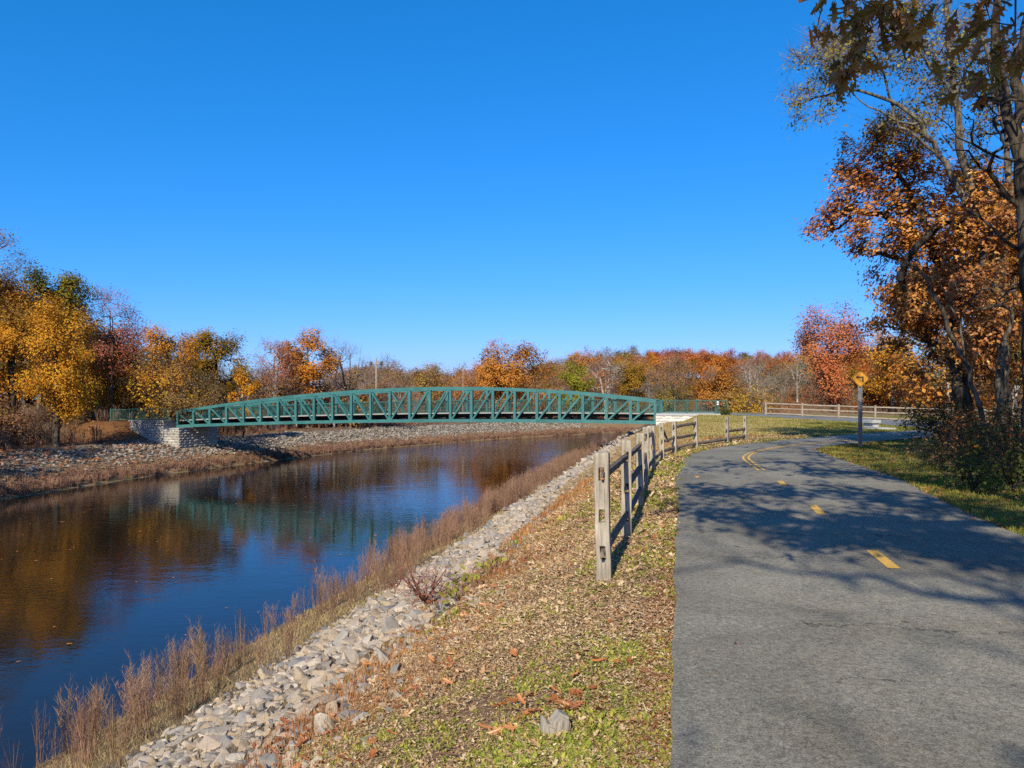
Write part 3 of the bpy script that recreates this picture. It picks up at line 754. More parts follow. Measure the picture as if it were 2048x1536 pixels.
simple_fence('short pale rail fence among the trees beyond the far abutment', [((px - CX) / F * d, d) for px, d in ((176, 77), (190, 76), (206, 77.5))], 1.0, (.4, .8), M['palewood'], .05, .14)
simple_fence('distant low rail fence on the field seen beneath the bridge', [((px - CX) / F * d, d) for px, d in [(846 + 23.5 * i, 124 + i * 1.2) for i in range(13)]], .75, (.62,), M['palewood'], .04, .1)

# --------------------------------------------------------------------------- sign, bench, poles, stump, house
sp = np.array([11.74, 25.3, 0.0]); sp[2] = tz(*sp[:2])
sg = thing('road_sign', 'yellow diamond sign with black left turn arrow on a galvanised post', 'road sign', sp, math.atan2(-11.74, 25.3) * .55)
mb = MB(); 
mb.box((0, .012, 1.05), (.075, .006, 2.5)); mb.box((-.035, -.012, 1.05), (.006, .042, 2.5)); mb.box((.035, -.012, 1.05), (.006, .042, 2.5))
mb.box((-.052, -.034, 1.05), (.03, .005, 2.5)); mb.box((.052, -.034, 1.05), (.03, .005, 2.5))
link('post', mb.mesh('post'), M['galv'], sg)
zc = 2.32; hd = .305
def diamond(r, y0, y1, cut=.03):
    c = cut; pts = [(-r + c, -c), (-r + c, c), (-c, r - c), (c, r - c), (r - c, c), (r - c, -c), (c, -r + c), (-c, -r + c)]
    mb = MB(); n = 8; V = [[x, y, z + zc] for y in (y0, y1) for x, z in pts]
    mb.add(V, [np.array([[i, n + i, n + (i+1) % n, (i+1) % n] for i in range(n)]), np.array([list(range(n))]), np.array([list(range(n, 2*n))[::-1]])]); return mb
pn = link('sign_panel', diamond(hd, -.044, -.040).mesh('sign_panel'), M['signyellow'], sg)
# border ring
def ring(r0, r1, y):
    def oc(r, c=.03): return [(-r + c, -c), (-r + c, c), (-c, r - c), (c, r - c), (r - c, c), (r - c, -c), (c, -r + c), (-c, -r + c)]
    a, b = oc(r0), oc(r1); V = [[x, y, z + zc] for x, z in a + b]; mb = MB()
    mb.add(V, [np.array([[i, (i+1) % 8, 8 + (i+1) % 8, 8 + i] for i in range(8)])]); return mb
link('border', ring(hd - .012, hd - .034, -.0465).mesh('border'), M['black'], pn)
mb = MB(); y = -.0468
mb.add([[x, y, z + zc] for x, z in ((.055, -.125), (.105, -.125), (.105, .075), (.055, .025))], [np.array([[0, 1, 2, 3]])])
mb.add([[x, y, z + zc] for x, z in ((.055, .025), (.105, .075), (-.06, .075), (-.06, .025))], [np.array([[0, 1, 2, 3]])])
mb.add([[x, y, z + zc] for x, z in ((-.06, -.02), (-.06, .12), (-.155, .05))], [np.array([[0, 1, 2]])])
link('arrow', mb.mesh('arrow'), M['black'], pn)
for z in (zc - .13, zc + .13):
    mb = MB(); mb.tube([[0, -.05, z], [0, -.046, z]], .009, 8); link('bolt', mb.mesh('bolt'), M['galv'], pn)

bx, by = 19.4, 40.6; bz = tz(bx, by)
mb = MB(); mb.box((bx + .1, by + .1, bz + .0), (1.9, 1.6, .08)); tag(link('concrete_pad', mb.mesh('concrete_pad'), M['concrete']), 'pale concrete pad under the bench on the lawn', 'pad')
bn = thing('concrete_bench', 'low grey concrete bench on a pad in the lawn behind the sign', 'bench', (bx, by, bz + .045), .25)
def rbox(size, c, bev=.015):
    bm = bmesh.new(); bmesh.ops.create_cube(bm, size=1); bmesh.ops.scale(bm, vec=size, verts=bm.verts)
    bmesh.ops.bevel(bm, geom=list(bm.edges), offset=bev, segments=2, affect='EDGES'); bmesh.ops.translate(bm, vec=c, verts=bm.verts)
    me = bpy.data.meshes.new('box'); bm.to_mesh(me); bm.free(); return me
link('seat', rbox((.56, .95, .17), (0, 0, .32)), M['concrete'], bn)
link('support', rbox((.40, .72, .24), (.05, 0, .118)), M['concrete'], bn)

def pole(px, topy, d, label, arm, r, mat):
    x = (px - CX) / F * d; z0 = tz(x, d); zt = H - (topy - HY) / F * d
    o = thing('utility_pole', label, 'utility pole', (x, d, z0)); h = zt - z0
    mb = MB(); mb.tube([[0, 0, -.5], [0, 0, h * .5], [0, 0, h]], [r, r * .85, r * .7], 8); link('pole', mb.mesh('pole'), mat, o)
    if arm:
        mb = MB(); mb.beam([-1.1, -.2, h - 1.0], [1.1, -.2, h - 1.0], .12, .14); link('crossarm', mb.mesh('crossarm'), M['polewood'], o)
        for s in (-.95, .95):
            mb = MB(); mb.tube([[s, -.2, h - 1.35], [s, -.2, h - 1.1], [s, -.2, h - .75], [s, -.2, h - .65]], [.18, .3, .3, .12], 8); link('transformer', mb.mesh('transformer'), M['insul'], o)
pole(752.5, 716, 140, 'wooden utility pole with crossarm rising behind the brush by the bare tree', True, .2, M['polewood'])
pole(926, 733, 145, 'slim pale pole without crossarm left of the big orange maple', False, .10, M['polewood'])

st = G(1107, 1452, -.05); st[2] = tz(*st[:2])
bm = bmesh.new(); bmesh.ops.create_cube(bm, size=1); bmesh.ops.scale(bm, vec=(.125, .11, .22), verts=bm.verts)
bmesh.ops.bevel(bm, geom=list(bm.edges), offset=.012, segments=2, affect='EDGES'); bmesh.ops.subdivide_edges(bm, edges=list(bm.edges), cuts=2, use_grid_fill=True)
for v in bm.verts:
    v.co += mnoise.noise_vector(v.co * 14) * .010
    if v.co.z > .09: v.co.z += .03 * math.sin(v.co.x * 60) + .25 * v.co.x
me = bpy.data.meshes.new('stump'); bm.to_mesh(me); bm.free()
o = tag(link('post_stump', me, M['wood']), 'cut grey stump of a fence post in the grass', 'stump'); o.location = (st[0], st[1], st[2] - .02); o.rotation_euler = (.05, .09, .3)

hx = (1352 - CX) / F * 262; hz = 1.3
ho = thing('house', 'pale house gable showing between trees on the wooded hill', 'house', (hx, 262, hz), .35)
mb = MB(); mb.add([[-3.5, 0, 0], [3.5, 0, 0], [3.5, 0, 7.2], [0, 0, 10], [-3.5, 0, 7.2], [-3.5, 9, 0], [3.5, 9, 0], [3.5, 9, 7.2], [0, 9, 10], [-3.5, 9, 7.2]], [np.array([[0, 1, 2, 3, 4], [9, 8, 7, 6, 5]]), np.array([[1, 6, 7, 2], [0, 4, 9, 5]])])
link('wall', mb.mesh('wall'), M['concrete'], ho)
mb = MB()
for s in (-1, 1): mb.beam([s * 1.9, -.5, 8.68], [s * 1.9, 9.5, 8.68], 5.0, .18, (s * .62, 0, .78))
link('roof', mb.mesh('roof'), M['polewood'], ho)
mb = MB(); mb.box((0, -.03, 7.2), (1.2, .08, 1.5)); link('window', mb.mesh('window'), M['insul'], ho)

# --------------------------------------------------------------------------- trees
def polyline_nodes(pts, step):
    pts = np.asarray(pts, float); out = [pts[0]]
    for a, b in zip(pts[:-1], pts[1:]):
        n = max(1, int(np.linalg.norm(b - a) / step))
        out += [a + (b - a) * (k + 1) / n for k in range(n)]
    return np.array(out)

def grow(rng, trunks, attract, step=.5, jit=.07, up=.7, zfree=0.0, rtip=.006, expo=2.3, rbase=None, rlimb=None):
    """link attractors to the growing skeleton; trunks: list of polylines (first from the root, others start near an existing node)"""
    cap = 60000; pos = np.zeros((cap, 3)); par = np.full(cap, -1); n = 0
    minr = np.zeros(cap)
    for ti, tr in enumerate(trunks):
        pl = polyline_nodes(tr, step)
        if ti == 0:
            st = -1; k0 = 0
        else:
            st = int(np.argmin(np.linalg.norm(pos[:n] - pl[0], axis=1))); k0 = 1
            if np.linalg.norm(pos[st] - pl[0]) > step: k0 = 0
        for p in pl[k0:]:
            pos[n] = p + (rng.normal(0, jit * .35, 3) if st >= 0 else 0); par[n] = st; st = n; n += 1
        if rlimb is not None and ti < len(rlimb) and rlimb[ti]:
            m = len(pl[k0:]); minr[n - m:n] = np.linspace(rlimb[ti][0], rlimb[ti][1], m)
    nt0 = n
    A = np.asarray(attract, float)
    if len(A):
        d0 = np.min(np.linalg.norm(A[:, None] - pos[None, :nt0:2], axis=2), axis=1)
        A = A[np.argsort(d0)]
    tips = []
    for p in A:
        q = pos[:n]; dv = p - q; d = np.linalg.norm(dv, axis=1) + 1e-6
        cost = d * (1 + up * np.clip(.55 - .75 * dv[:, 2] / d, 0, 1.2)) + np.where(q[:, 2] < zfree, 4.0, 0)
        i = int(np.argmin(cost)); dd = d[i]; m = max(1, int(math.ceil(dd / step)))
        pd = q[i] - pos[par[i]] if par[i] >= 0 else np.array([0, 0, 1.0]); pd = pd / (np.linalg.norm(pd) + 1e-9)
        c = q[i].copy() + pd * dd * .38 + rng.normal(0, dd * .06, 3); a = q[i].copy(); prev = i
        for k in range(1, m + 1):
            t = k / m; x = (1 - t)**2 * a + 2 * t * (1 - t) * c + t * t * p
            if k < m: x = x + rng.normal(0, jit * step, 3)
            pos[n] = x; par[n] = prev; prev = n; n += 1
        tips.append(n - 1)
    pos, par, minr = pos[:n], par[:n], minr[:n]
    area = np.zeros(n); ch = np.zeros(n, int)
    np.add.at(ch, par[par >= 0], 1)
    for i in range(n - 1, -1, -1):
        if ch[i] == 0: area[i] = rtip ** expo
        if par[i] >= 0: area[par[i]] += area[i]
    r = area ** (1 / expo)
    if rbase: r = rtip + (r - rtip) * max(.05, (rbase - rtip)) / max(1e-6, r[0] - rtip)
    r = np.maximum(r, minr)
    return pos, par, r, np.array(tips)

def skel_mesh(name, pos, par, r, rmin=0.0, flare=True, ks=(9, 5, 3), th=(.05, .018)):
    n = len(pos); i = np.where((par >= 0) & (r > rmin))[0]; p = par[i]
    d = pos[i] - pos[p]; L = np.linalg.norm(d, axis=1); ok = L > 1e-5; i, p, d, L = i[ok], p[ok], d[ok], L[ok]; d /= L[:, None]
    dirn = np.zeros((n, 3)); dirn[:] = (0, 0, 1); dirn[i] = d
    main = np.full(n, -1); best = np.zeros(n)
    for a, b in zip(i, p):
        if r[a] > best[b]: best[b] = r[a]; main[b] = a
    ism = main[p] == i
    d0 = np.where(ism[:, None], dirn[p], d); r0 = np.where(ism, r[p], np.minimum(r[p], r[i] * 1.15)); r1 = r[i]
    if flare:
        zb_ = pos[:, 2] - pos[0, 2]; fl = lambda q: 1 + .55 * np.exp(-np.maximum(zb_[q], 0) / .35) * (r[q] > .4 * r[0])
        r0 = r0 * fl(p); r1 = r1 * fl(i)
    ref = np.array([.37, .21, .05]); ref2 = np.array([.1, .3, .95])
    def frame(t):
        a = np.cross(t, np.where((np.abs(t[:, 2]) > .75)[:, None], ref, ref2)); a /= np.linalg.norm(a, axis=1)[:, None]; return a, np.cross(t, a)
    mb_V = []; fs = {}; off = 0; rm = np.maximum(r0, r1)
    for k, sel in ((ks[0], rm > th[0]), (ks[1], (rm <= th[0]) & (rm > th[1])), (ks[2], rm <= th[1])):
        if not sel.any(): continue
        an = np.arange(k) * 2 * PI / k
        a0, b0 = frame(d0[sel]); a1, b1 = frame(d[sel])
        # keep frames of both ends aligned
        s = np.sign((a0 * a1).sum(1)); s[s == 0] = 1
        R0 = pos[p[sel]][:, None] + r0[sel][:, None, None] * (a0[:, None] * np.cos(an)[None, :, None] + b0[:, None] * np.sin(an)[None, :, None])
        R1 = pos[i[sel]][:, None] + r1[sel][:, None, None] * (a1[:, None] * np.cos(an)[None, :, None] + b1[:, None] * np.sin(an)[None, :, None])
        m = sel.sum(); V = np.concatenate([R0, R1], 1).reshape(-1, 3)
        j = np.arange(k); q = np.stack([j, (j + 1) % k, k + (j + 1) % k, k + j], 1)
        fs.setdefault(4, []).append((q[None] + (np.arange(m) * 2 * k)[:, None, None] + off).reshape(-1, 4))
        mb_V.append(V); off += len(V)
    return mesh_arrays(name, np.concatenate(mb_V), [np.concatenate(v) for v in fs.values()], True)

def crown_points(rng, lobes, n, nl, spread=.30, hollow=.45):
    """clumped attractors: nl clump centres spread through the lobes (cx,cy,cz,rx,ry,rz)"""
    lobes = np.asarray(lobes, float); vol = lobes[:, 3] * lobes[:, 4] * lobes[:, 5]; pr = vol ** .8; pr /= pr.sum()
    li = rng.choice(len(lobes), nl, p=pr); L = lobes[li]
    u = rng.normal(size=(nl, 3)); u /= np.linalg.norm(u, axis=1)[:, None]; rad = (hollow ** 3 + (1 - hollow ** 3) * rng.random(nl)) ** (1 / 3)
    cen = L[:, :3] + u * rad[:, None] * L[:, 3:] * .88
    k = rng.integers(0, nl, n) if hasattr(rng, 'integers') else rng.randint(0, nl, n)
    s = spread * (L[:, 3:].mean(1))[k]
    v = rng.normal(size=(n, 3)); v /= np.linalg.norm(v, axis=1)[:, None]; v *= (rng.random(n) ** .5)[:, None]
    return cen[k] + v * s[:, None] * np.array([1, 1, .75]), s

def leaves_at(rng, centres, per, spread, size, tmpl=(LEAF_V, LEAF_F), flat=.25, vs=.35):
    n = len(centres) * per
    e = rng.normal(0, 1, (n, 3)); c = np.repeat(centres, per, 0) + e * spread
    o = (c - centres.mean(0)) / (centres.std(0) + 1e-6); o = o / (np.linalg.norm(o, axis=1)[:, None] + 1e-6) * .85 + e / (np.linalg.norm(e, axis=1)[:, None] + 1e-6) * .4 + [0, 0, .1]
    R = rand_rot(rng, n, flat, o); s = size * (1 + vs * rng.uniform(-1, 1, n))
    return scatter(tmpl[0], tmpl[1], c, R, s)

def twigs_at(rng, pos, par, idx, per, length, width, spread=.7):
    b = np.repeat(pos[idx], per, 0); d = np.repeat(pos[idx] - pos[np.maximum(par[idx], 0)], per, 0)
    d /= np.linalg.norm(d, axis=1)[:, None] + 1e-9
    d = d + rng.normal(0, spread, d.shape) + np.array([0, 0, .25]); n = len(b)
    L = length * (.5 + .8 * rng.random(n)); R = dir_rot(rng, d)
    return scatter(TWIG_V, TWIG_F, b, R, np.stack([np.full(n, width), np.full(n, width), L], 1))

def join(*parts):
    V = []; F_ = {}; n = 0
    for v, fs in parts:
        V.append(v)
        for f in fs: F_.setdefault(f.shape[1], []).append(f + n)
        n += len(v)
    return np.concatenate(V), [np.concatenate(f) for f in F_.values()]

def build_tree(name, label, cat, seed, h, w, leaf, bark, natt=500, per=12, lsize=.26, lspread=.28, nl=26, trunk_r=.2, zlo=.25,
               lean=(0, 0), lobes=None, twigs=0, twmat=None, tl=.7, tw=.02, depth_w=None, group=None, loc=(0, 0, 0), tmpl=(LEAF_V, LEAF_F),
               fork=1, spread=.3, hollow=.4, up=.7, step=None, jit=.08):
    rng = np.random.RandomState(seed); wy = depth_w or w
    if lobes is None:
        lobes = [(lean[0], lean[1], h * (.5 + zlo / 2), w / 2, wy / 2, h * (1 - zlo) / 2)]
    att, _ = crown_points(rng, lobes, natt, nl, spread, hollow)
    att = att[att[:, 2] > h * .08]
    tops = [(lean[0] * .9, lean[1] * .9, h * .78)]
    trunks = [[(0, 0, -.3), (lean[0] * .12 + rng.normal(0, .08), lean[1] * .1, h * .22), (lean[0] * .5, lean[1] * .5, h * .5), tops[0]]]
    for f in range(1, fork):
        a = rng.uniform(0, 2 * PI); rr = w * rng.uniform(.15, .3)
        trunks.append([(trunks[0][1][0], trunks[0][1][1], h * rng.uniform(.12, .3)), (lean[0] * .5 + rr * .5 * math.cos(a), lean[1] * .5 + rr * .5 * math.sin(a), h * .45), (lean[0] + rr * math.cos(a), lean[1] + rr * math.sin(a), h * rng.uniform(.68, .8))])
    pos, par, r, tips = grow(rng, trunks, att, step or max(.35, h / 24), jit, up, h * zlo * .55, .007, 2.3, trunk_r)
    root = thing(name, label, cat, loc, 0, group)
    link('trunk', skel_mesh('trunk', pos, par, r), bark, root)
    parts = []
    if per: parts.append(leaves_at(rng, pos[tips], per, lspread, lsize, tmpl))
    if parts:
        V, f = join(*parts); link('crown', mesh_arrays('crown', V, f), leaf, root)
    if twigs:
        idx = np.where((r < .03) & (par >= 0))[0]
        V, f = twigs_at(rng, pos, par, idx, twigs, tl, tw); link('twigs', mesh_arrays('twigs', V, f), twmat or M['twigbrown'], root)
    return root

def px_tree(kind, label, px, top, width, d, leaf, seed, base=None, **kw):
    x = (px - CX) / F * d; z0 = tz(x, d); h = H - (top - HY) / F * d - z0; w_ = width / F * d
    k = dict(lsize=.0025 * d if d > 40 else .2, lspread=min(.055 * w_, .36), trunk_r=.021 * h)
    bark = kw.pop('bark', M['bark']); k.update(kw); k['natt'] = int(k['natt'] * 1.5); k['per'] = int(math.ceil(k.get('per', 12) * 1.35)); k['lsize'] *= .85 if 'lsize' in kw else 1
    return build_tree(kind, label, 'tree', seed, h, w_, leaf, bark, loc=(x, d, z0), **k)

# --- the far bank, left of the bridge
T = px_tree
T('oak_tree', 'tall rust-brown tree cut by the left border, highest on the far bank', -25, 448, 175, 66, M['amber'], 1, natt=520, per=16, nl=30, zlo=.3, trunk_r=.3)
T('maple_tree', 'golden-brown maple under the tall rust-brown tree at the left border', 22, 548, 170, 68, M['gold'], 2, natt=480, per=16, nl=26, zlo=.2)
T('oak_tree', 'dark olive oak whose crown rises above the golden trees', 112, 500, 118, 72, M['olive'], 3, natt=360, per=13, nl=20, zlo=.42, hollow=.3, lsize=.26)
T('maple_tree', 'bright golden-orange maple in front of the dark olive oak', 112, 588, 150, 61, M['gold'], 4, natt=620, per=17, nl=34, zlo=.12)
T('maple_tree', 'sparse pinkish-red tree with bare twigs showing on its sky side', 225, 562, 145, 76, M['pinkred'], 5, natt=520, per=5, nl=30, lsize=.2, zlo=.25, twigs=1, tl=.9, tw=.022, twmat=M['twigpink'], fork=3, bark=M['bark'], trunk_r=.13)
T('maple_tree', 'orange-brown tree low beneath the sparse pinkish-red one', 238, 648, 135, 80, M['amber'], 6, natt=480, per=12, nl=26, zlo=.15, fork=2, twigs=1, tl=.6)
T('maple_tree', 'rounded golden-orange tree before the olive oak near the bridge end', 335, 640, 115, 78, M['orange'], 7, natt=420, per=15, nl=24, zlo=.25)
T('shade_tree', 'wide tan half-bare tree directly above the end of the bridge', 345, 692, 190, 71, M['tan'], 8, natt=620, per=5, nl=40, lsize=.19, zlo=.12, twigs=2, tl=.8, tw=.02, twmat=M['twigbrown'], fork=4, depth_w=7)
T('oak_tree', 'round olive-green oak with yellow patches behind the bridge end', 432, 654, 138, 88, M['oliveorange'], 9, natt=520, per=15, nl=26, zlo=.25, hollow=.3)
T('maple_tree', 'small bright yellow tree at the foot of the round olive oak', 487, 738, 62, 80, M['gold'], 10, natt=160, per=14, nl=12, zlo=.15, trunk_r=.1)
T('birch_tree', 'thin pinkish half-bare tree left of the rust-orange oak', 548, 660, 80, 92, M['pinkred'], 11, natt=320, per=2, nl=22, lsize=.2, zlo=.2, twigs=2, tl=.9, tw=.024, twmat=M['twigpink'], bark=M['barkpale'], fork=2)
T('oak_tree', 'rust-orange oak standing tallest behind the left half of the bridge', 615, 648, 122, 97, M['orange'], 12, natt=560, per=11, nl=30, zlo=.3, twigs=1, tl=.8, hollow=.3, bark=M['barkgrey'])
T('bare_tree', 'leafless grey tree right of the rust-orange oak', 700, 652, 105, 101, M['tan'], 13, natt=300, per=0, nl=26, zlo=.2, twigs=2, tl=1.3, tw=.028, twmat=M['twiggrey'], bark=M['barkgrey'], fork=3, trunk_r=.22, up=1.2)
T('maple_tree', 'big dense orange-red maple behind the middle of the bridge', 1018, 668, 180, 130, M['fire'], 14, natt=900, per=13, nl=42, zlo=.08, lsize=.36, hollow=.35)
T('shade_tree', 'yellow-green tree beside the big orange-red maple', 1148, 722, 82, 142, M['lime'], 15, natt=300, per=13, nl=20, zlo=.1, lsize=.32, bark=M['barkgrey'])
T('bare_tree', 'white-limbed bare tree next to the yellow-green tree', 1212, 698, 88, 146, M['tan'], 16, natt=190, per=0, nl=22, zlo=.25, twigs=2, tl=1.2, tw=.035, twmat=M['twiggrey'], bark=M['barkpale'], fork=4, trunk_r=.3, up=1.2)
T('oak_tree', 'olive-brown tree right of the white-limbed bare tree', 1262, 722, 84, 152, M['oliveorange'], 17, natt=380, per=13, nl=22, zlo=.12, lsize=.33)
T('maple_tree', 'low rust shrubby tree behind the green railing', 1438, 742, 100, 88, M['rust'], 18, natt=420, per=12, nl=26, zlo=.05, trunk_r=.12)
T('bare_tree', 'bare grey tree with crooked pale limbs left of the red-orange tree', 1515, 728, 95, 84, M['greygreen'], 19, natt=280, per=2, nl=24, lsize=.2, zlo=.08, twigs=2, tl=1.0, tw=.025, twmat=M['twiggrey'], bark=M['barkpale'], fork=4, trunk_r=.14)
T('maple_tree', 'tall red-orange tree behind the pale rail fence', 1662, 596, 150, 76, M['red'], 20, natt=900, per=8, nl=48, zlo=.06, lsize=.23, hollow=.3, twigs=1, tl=.8, tw=.02, twmat=M['twigpink'], fork=3, trunk_r=.25)
T('shade_tree', 'golden-yellow tree right of the tall red-orange tree', 1785, 642, 125, 74, M['gold'], 21, natt=460, per=10, nl=30, zlo=.08, lsize=.23, fork=3, bark=M['barkgrey'])
T('maple_tree', 'dull rust bushy tree low between the red-orange and golden trees', 1722, 735, 80, 80, M['rust'], 22, natt=240, per=11, nl=16, zlo=.1)

for i_, (x_, y_, h_) in enumerate([(-40.5, 45, 11.5), (-46, 52, 12), (-43, 37, 11), (-51, 46, 12), (-36.5, 37.5, 10)]):
    build_tree('maple_tree', 'maple past the left border shading the far bank, ' + ['nearest the water', 'by the tall rust tree', 'farthest downstream', 'deepest in the wood', 'lowest by the near reach'][i_], 'tree', 60 + i_, h_, 8.5, M['amber'], M['bark'], natt=420, per=12, lsize=.26, lspread=.4, nl=26, zlo=.2, loc=(x_, y_, tz(x_, y_)))
# --- woods behind: prototypes copied, each copy its own tree
protos = {}
def proto(key, *a, **kw):
    protos[key] = None; protos[key] = (a, kw)
proto('round', 201, 11.0, 9.5, natt=300, per=11, lsize=.36, lspread=.55, nl=24, zlo=.18)
proto('broad', 202, 10.0, 12.0, natt=340, per=11, lsize=.38, lspread=.6, nl=28, zlo=.15, fork=3)
proto('tall', 203, 13.0, 8.0, natt=300, per=10, lsize=.34, lspread=.5, nl=24, zlo=.2)
proto('sparse', 204, 10.5, 8.5, natt=340, per=3, lsize=.26, lspread=.4, nl=28, zlo=.15, twigs=2, tl=1.1, tw=.035, fork=4)
proto('bare', 205, 11.0, 7.5, natt=260, per=0, nl=26, zlo=.2, twigs=2, tl=1.2, tw=.035, fork=4)
proto('sapling', 206, 7.5, 4.2, natt=150, per=1, lsize=.2, lspread=.4, nl=18, zlo=.25, twigs=2, tl=.9, tw=.028, fork=3, trunk_r=.07)
proto('bushy', 207, 5.0, 6.5, natt=240, per=7, lsize=.24, lspread=.4, nl=24, zlo=.02, twigs=1, tl=.7, tw=.025, fork=5, trunk_r=.07)
KINDN = {'round': 'maple_tree', 'broad': 'oak_tree', 'tall': 'shade_tree', 'sparse': 'shade_tree', 'bare': 'bare_tree', 'sapling': 'sapling', 'bushy': 'bush'}
LEAFN = {'rust': 'rust', 'orange': 'orange', 'red': 'red', 'maroon': 'maroon', 'gold': 'golden', 'amber': 'amber-brown', 'olive': 'olive', 'oliveorange': 'olive-orange',
         'lime': 'yellow-green', 'tan': 'tan', 'brownpink': 'brown-pink', 'greygreen': 'grey-green', 'pinkred': 'pinkish'}
first = {}; PH = {k: v[0][1] for k, v in protos.items()}
todo = []          # (kind, leaf, x, y, scale, where)
def place(kind, leaf, x, y, hgt, where):
    X1 = np.array([[x, y]]); a_, b_ = sdist(X1, NS)[0], -sdist(X1, LS)[0]
    if max(a_, b_) < (11 if y < 84 else 8.5): return
    q_ = X1[0] - A0
    if -9 < q_ @ NX < 6.5 and q_ @ AX > -12 and y < 90: return
    todo.append([kind, leaf, x, y, hgt / PH[kind], where])
rng = np.random.RandomState(77)
# backing wood on the left far bank
for i in range(34):
    d = rng.uniform(78, 118); px = rng.uniform(-260, 470)
    top = np.interp(px, [-260, 0, 130, 200, 300, 470], [520, 540, 590, 650, 690, 715]) + rng.uniform(0, 60)
    x = (px - CX) / F * d; h = H - (top - HY) / F * d - tz(x, d)
    place(rng.choice(['round', 'broad', 'tall', 'sparse', 'sparse']), rng.choice(['amber', 'amber', 'gold', 'rust', 'olive', 'tan', 'brownpink', 'orange']), x, d, h, 'in wood left of the bridge')
for i in range(16):
    d = rng.uniform(57, 70); px = rng.uniform(-120, 330)
    x = (px - CX) / F * d; place('bushy', rng.choice(['amber', 'rust', 'tan', 'brownpink']), x, d + .5, rng.uniform(2.6, 4.6), 'under the far bank trees')
for i in range(26):
    d = rng.uniform(74, 106); px = rng.uniform(-330, 330); x = (px - CX) / F * d
    place(rng.choice(['bushy', 'bushy', 'broad']), rng.choice(['amber', 'rust', 'tan', 'brownpink', 'olive']), x, d, rng.uniform(4, 6.5), 'deep in the far bank wood')
# pinkish brush and saplings behind the bridge
for i in range(64):
    px = rng.uniform(465, 950); d = rng.uniform(86, 124)
    top = np.interp(px, [465, 520, 650, 760, 830, 950], [735, 722, 735, 752, 752, 738]) + rng.uniform(-4, 26)
    x = (px - CX) / F * d; h = H - (top - HY) / F * d - tz(x, d)
    place(rng.choice(['sapling', 'sapling', 'sparse', 'bushy', 'bare']), rng.choice(['brownpink', 'brownpink', 'tan', 'rust', 'amber', 'brownpink']), x, d, h, "in brush behind the bridge's left half")
for i in range(46):
    px = rng.uniform(1060, 1500); d = rng.uniform(118, 172) if px < 1330 else rng.uniform(92, 172)
    top = np.interp(px, [1060, 1180, 1300, 1400, 1500], [758, 765, 752, 752, 765]) + rng.uniform(-8, 22)
    x = (px - CX) / F * d; h = H - (top - HY) / F * d - tz(x, d)
    place(rng.choice(['sapling', 'sparse', 'bushy', 'bare', 'sapling']), rng.choice(['brownpink', 'tan', 'gold', 'lime', 'brownpink', 'orange', 'amber']), x, d, h, "in thicket behind the bridge's right end")
for i in range(30):
    px = rng.uniform(1470, 1960); d = rng.uniform(70, 100)
    top = rng.uniform(738, 775); x = (px - CX) / F * d; h = H - (top - HY) / F * d - tz(x, d)
    place(rng.choice(['sapling', 'bushy', 'sparse', 'bushy']), rng.choice(['tan', 'rust', 'amber', 'gold', 'greygreen', 'brownpink', 'rust']), x, d, h, 'behind the pale rail fence')
# wood behind the right-hand trees
for i in range(30):
    px = rng.uniform(1850, 2420); d = rng.uniform(48, 86)
    top = rng.uniform(560, 740); x = (px - CX) / F * d; h = H - (top - HY) / F * d - tz(x, d)
    place(rng.choice(['sparse', 'sapling', 'bushy', 'bare', 'sparse']), rng.choice(['tan', 'amber', 'greygreen', 'brownpink', 'gold']), x, d, min(h, 12), 'in wood beyond the shaded trees')
# the wooded hill
yy_ = 152.0
while yy_ < 352:
    step_ = 9.5
    for x in np.arange(-.23 * yy_, .52 * yy_, step_):
        X_ = x + rng.uniform(-3, 3); Y_ = yy_ + rng.uniform(-4, 4)
        p2 = np.array([[X_, Y_]])
        if sdist(p2, NS)[0] < 4 and sdist(p2, LS)[0] > -4: continue
        if Y_ < 175 and rng.random() < .25: continue
        if sdist(p2, NS)[0] > 0 and Y_ < 190 and rng.random() < .3: continue
        r_ = X_ / Y_; hill = Y_ > 230
        pool = ['rust', 'orange', 'orange', 'red', 'amber', 'maroon', 'gold', 'amber', 'oliveorange', 'olive', 'tan', 'orange'] if hill and r_ > .04 else ['brownpink', 'rust', 'amber', 'brownpink', 'tan', 'oliveorange', 'greygreen', 'orange', 'brownpink']
        kind = rng.choice(['round', 'broad', 'tall', 'round', 'broad'] if hill and r_ > .04 else ['sparse', 'sparse', 'round', 'broad', 'bare', 'sparse'])
        if abs(X_ - hx) < 6 and 232 < Y_ < 275: continue
        where = ('on hill skyline' if Y_ > 312 else 'on upper hillside' if Y_ > 262 else 'halfway up hillside' if Y_ > 212 else 'at hill foot') + (" over bridge's left half" if r_ < -.06 else ' over bridge crown' if r_ < .1 else ' over green railing' if r_ < .3 else ' beyond the rail fence')
        place(kind, rng.choice(pool), X_, Y_, rng.choice([7.5, 9, 10, 11, 12, 13.5]) * rng.uniform(.92, 1.08), where)
    yy_ += 13.0 if yy_ < 260 else 11.5
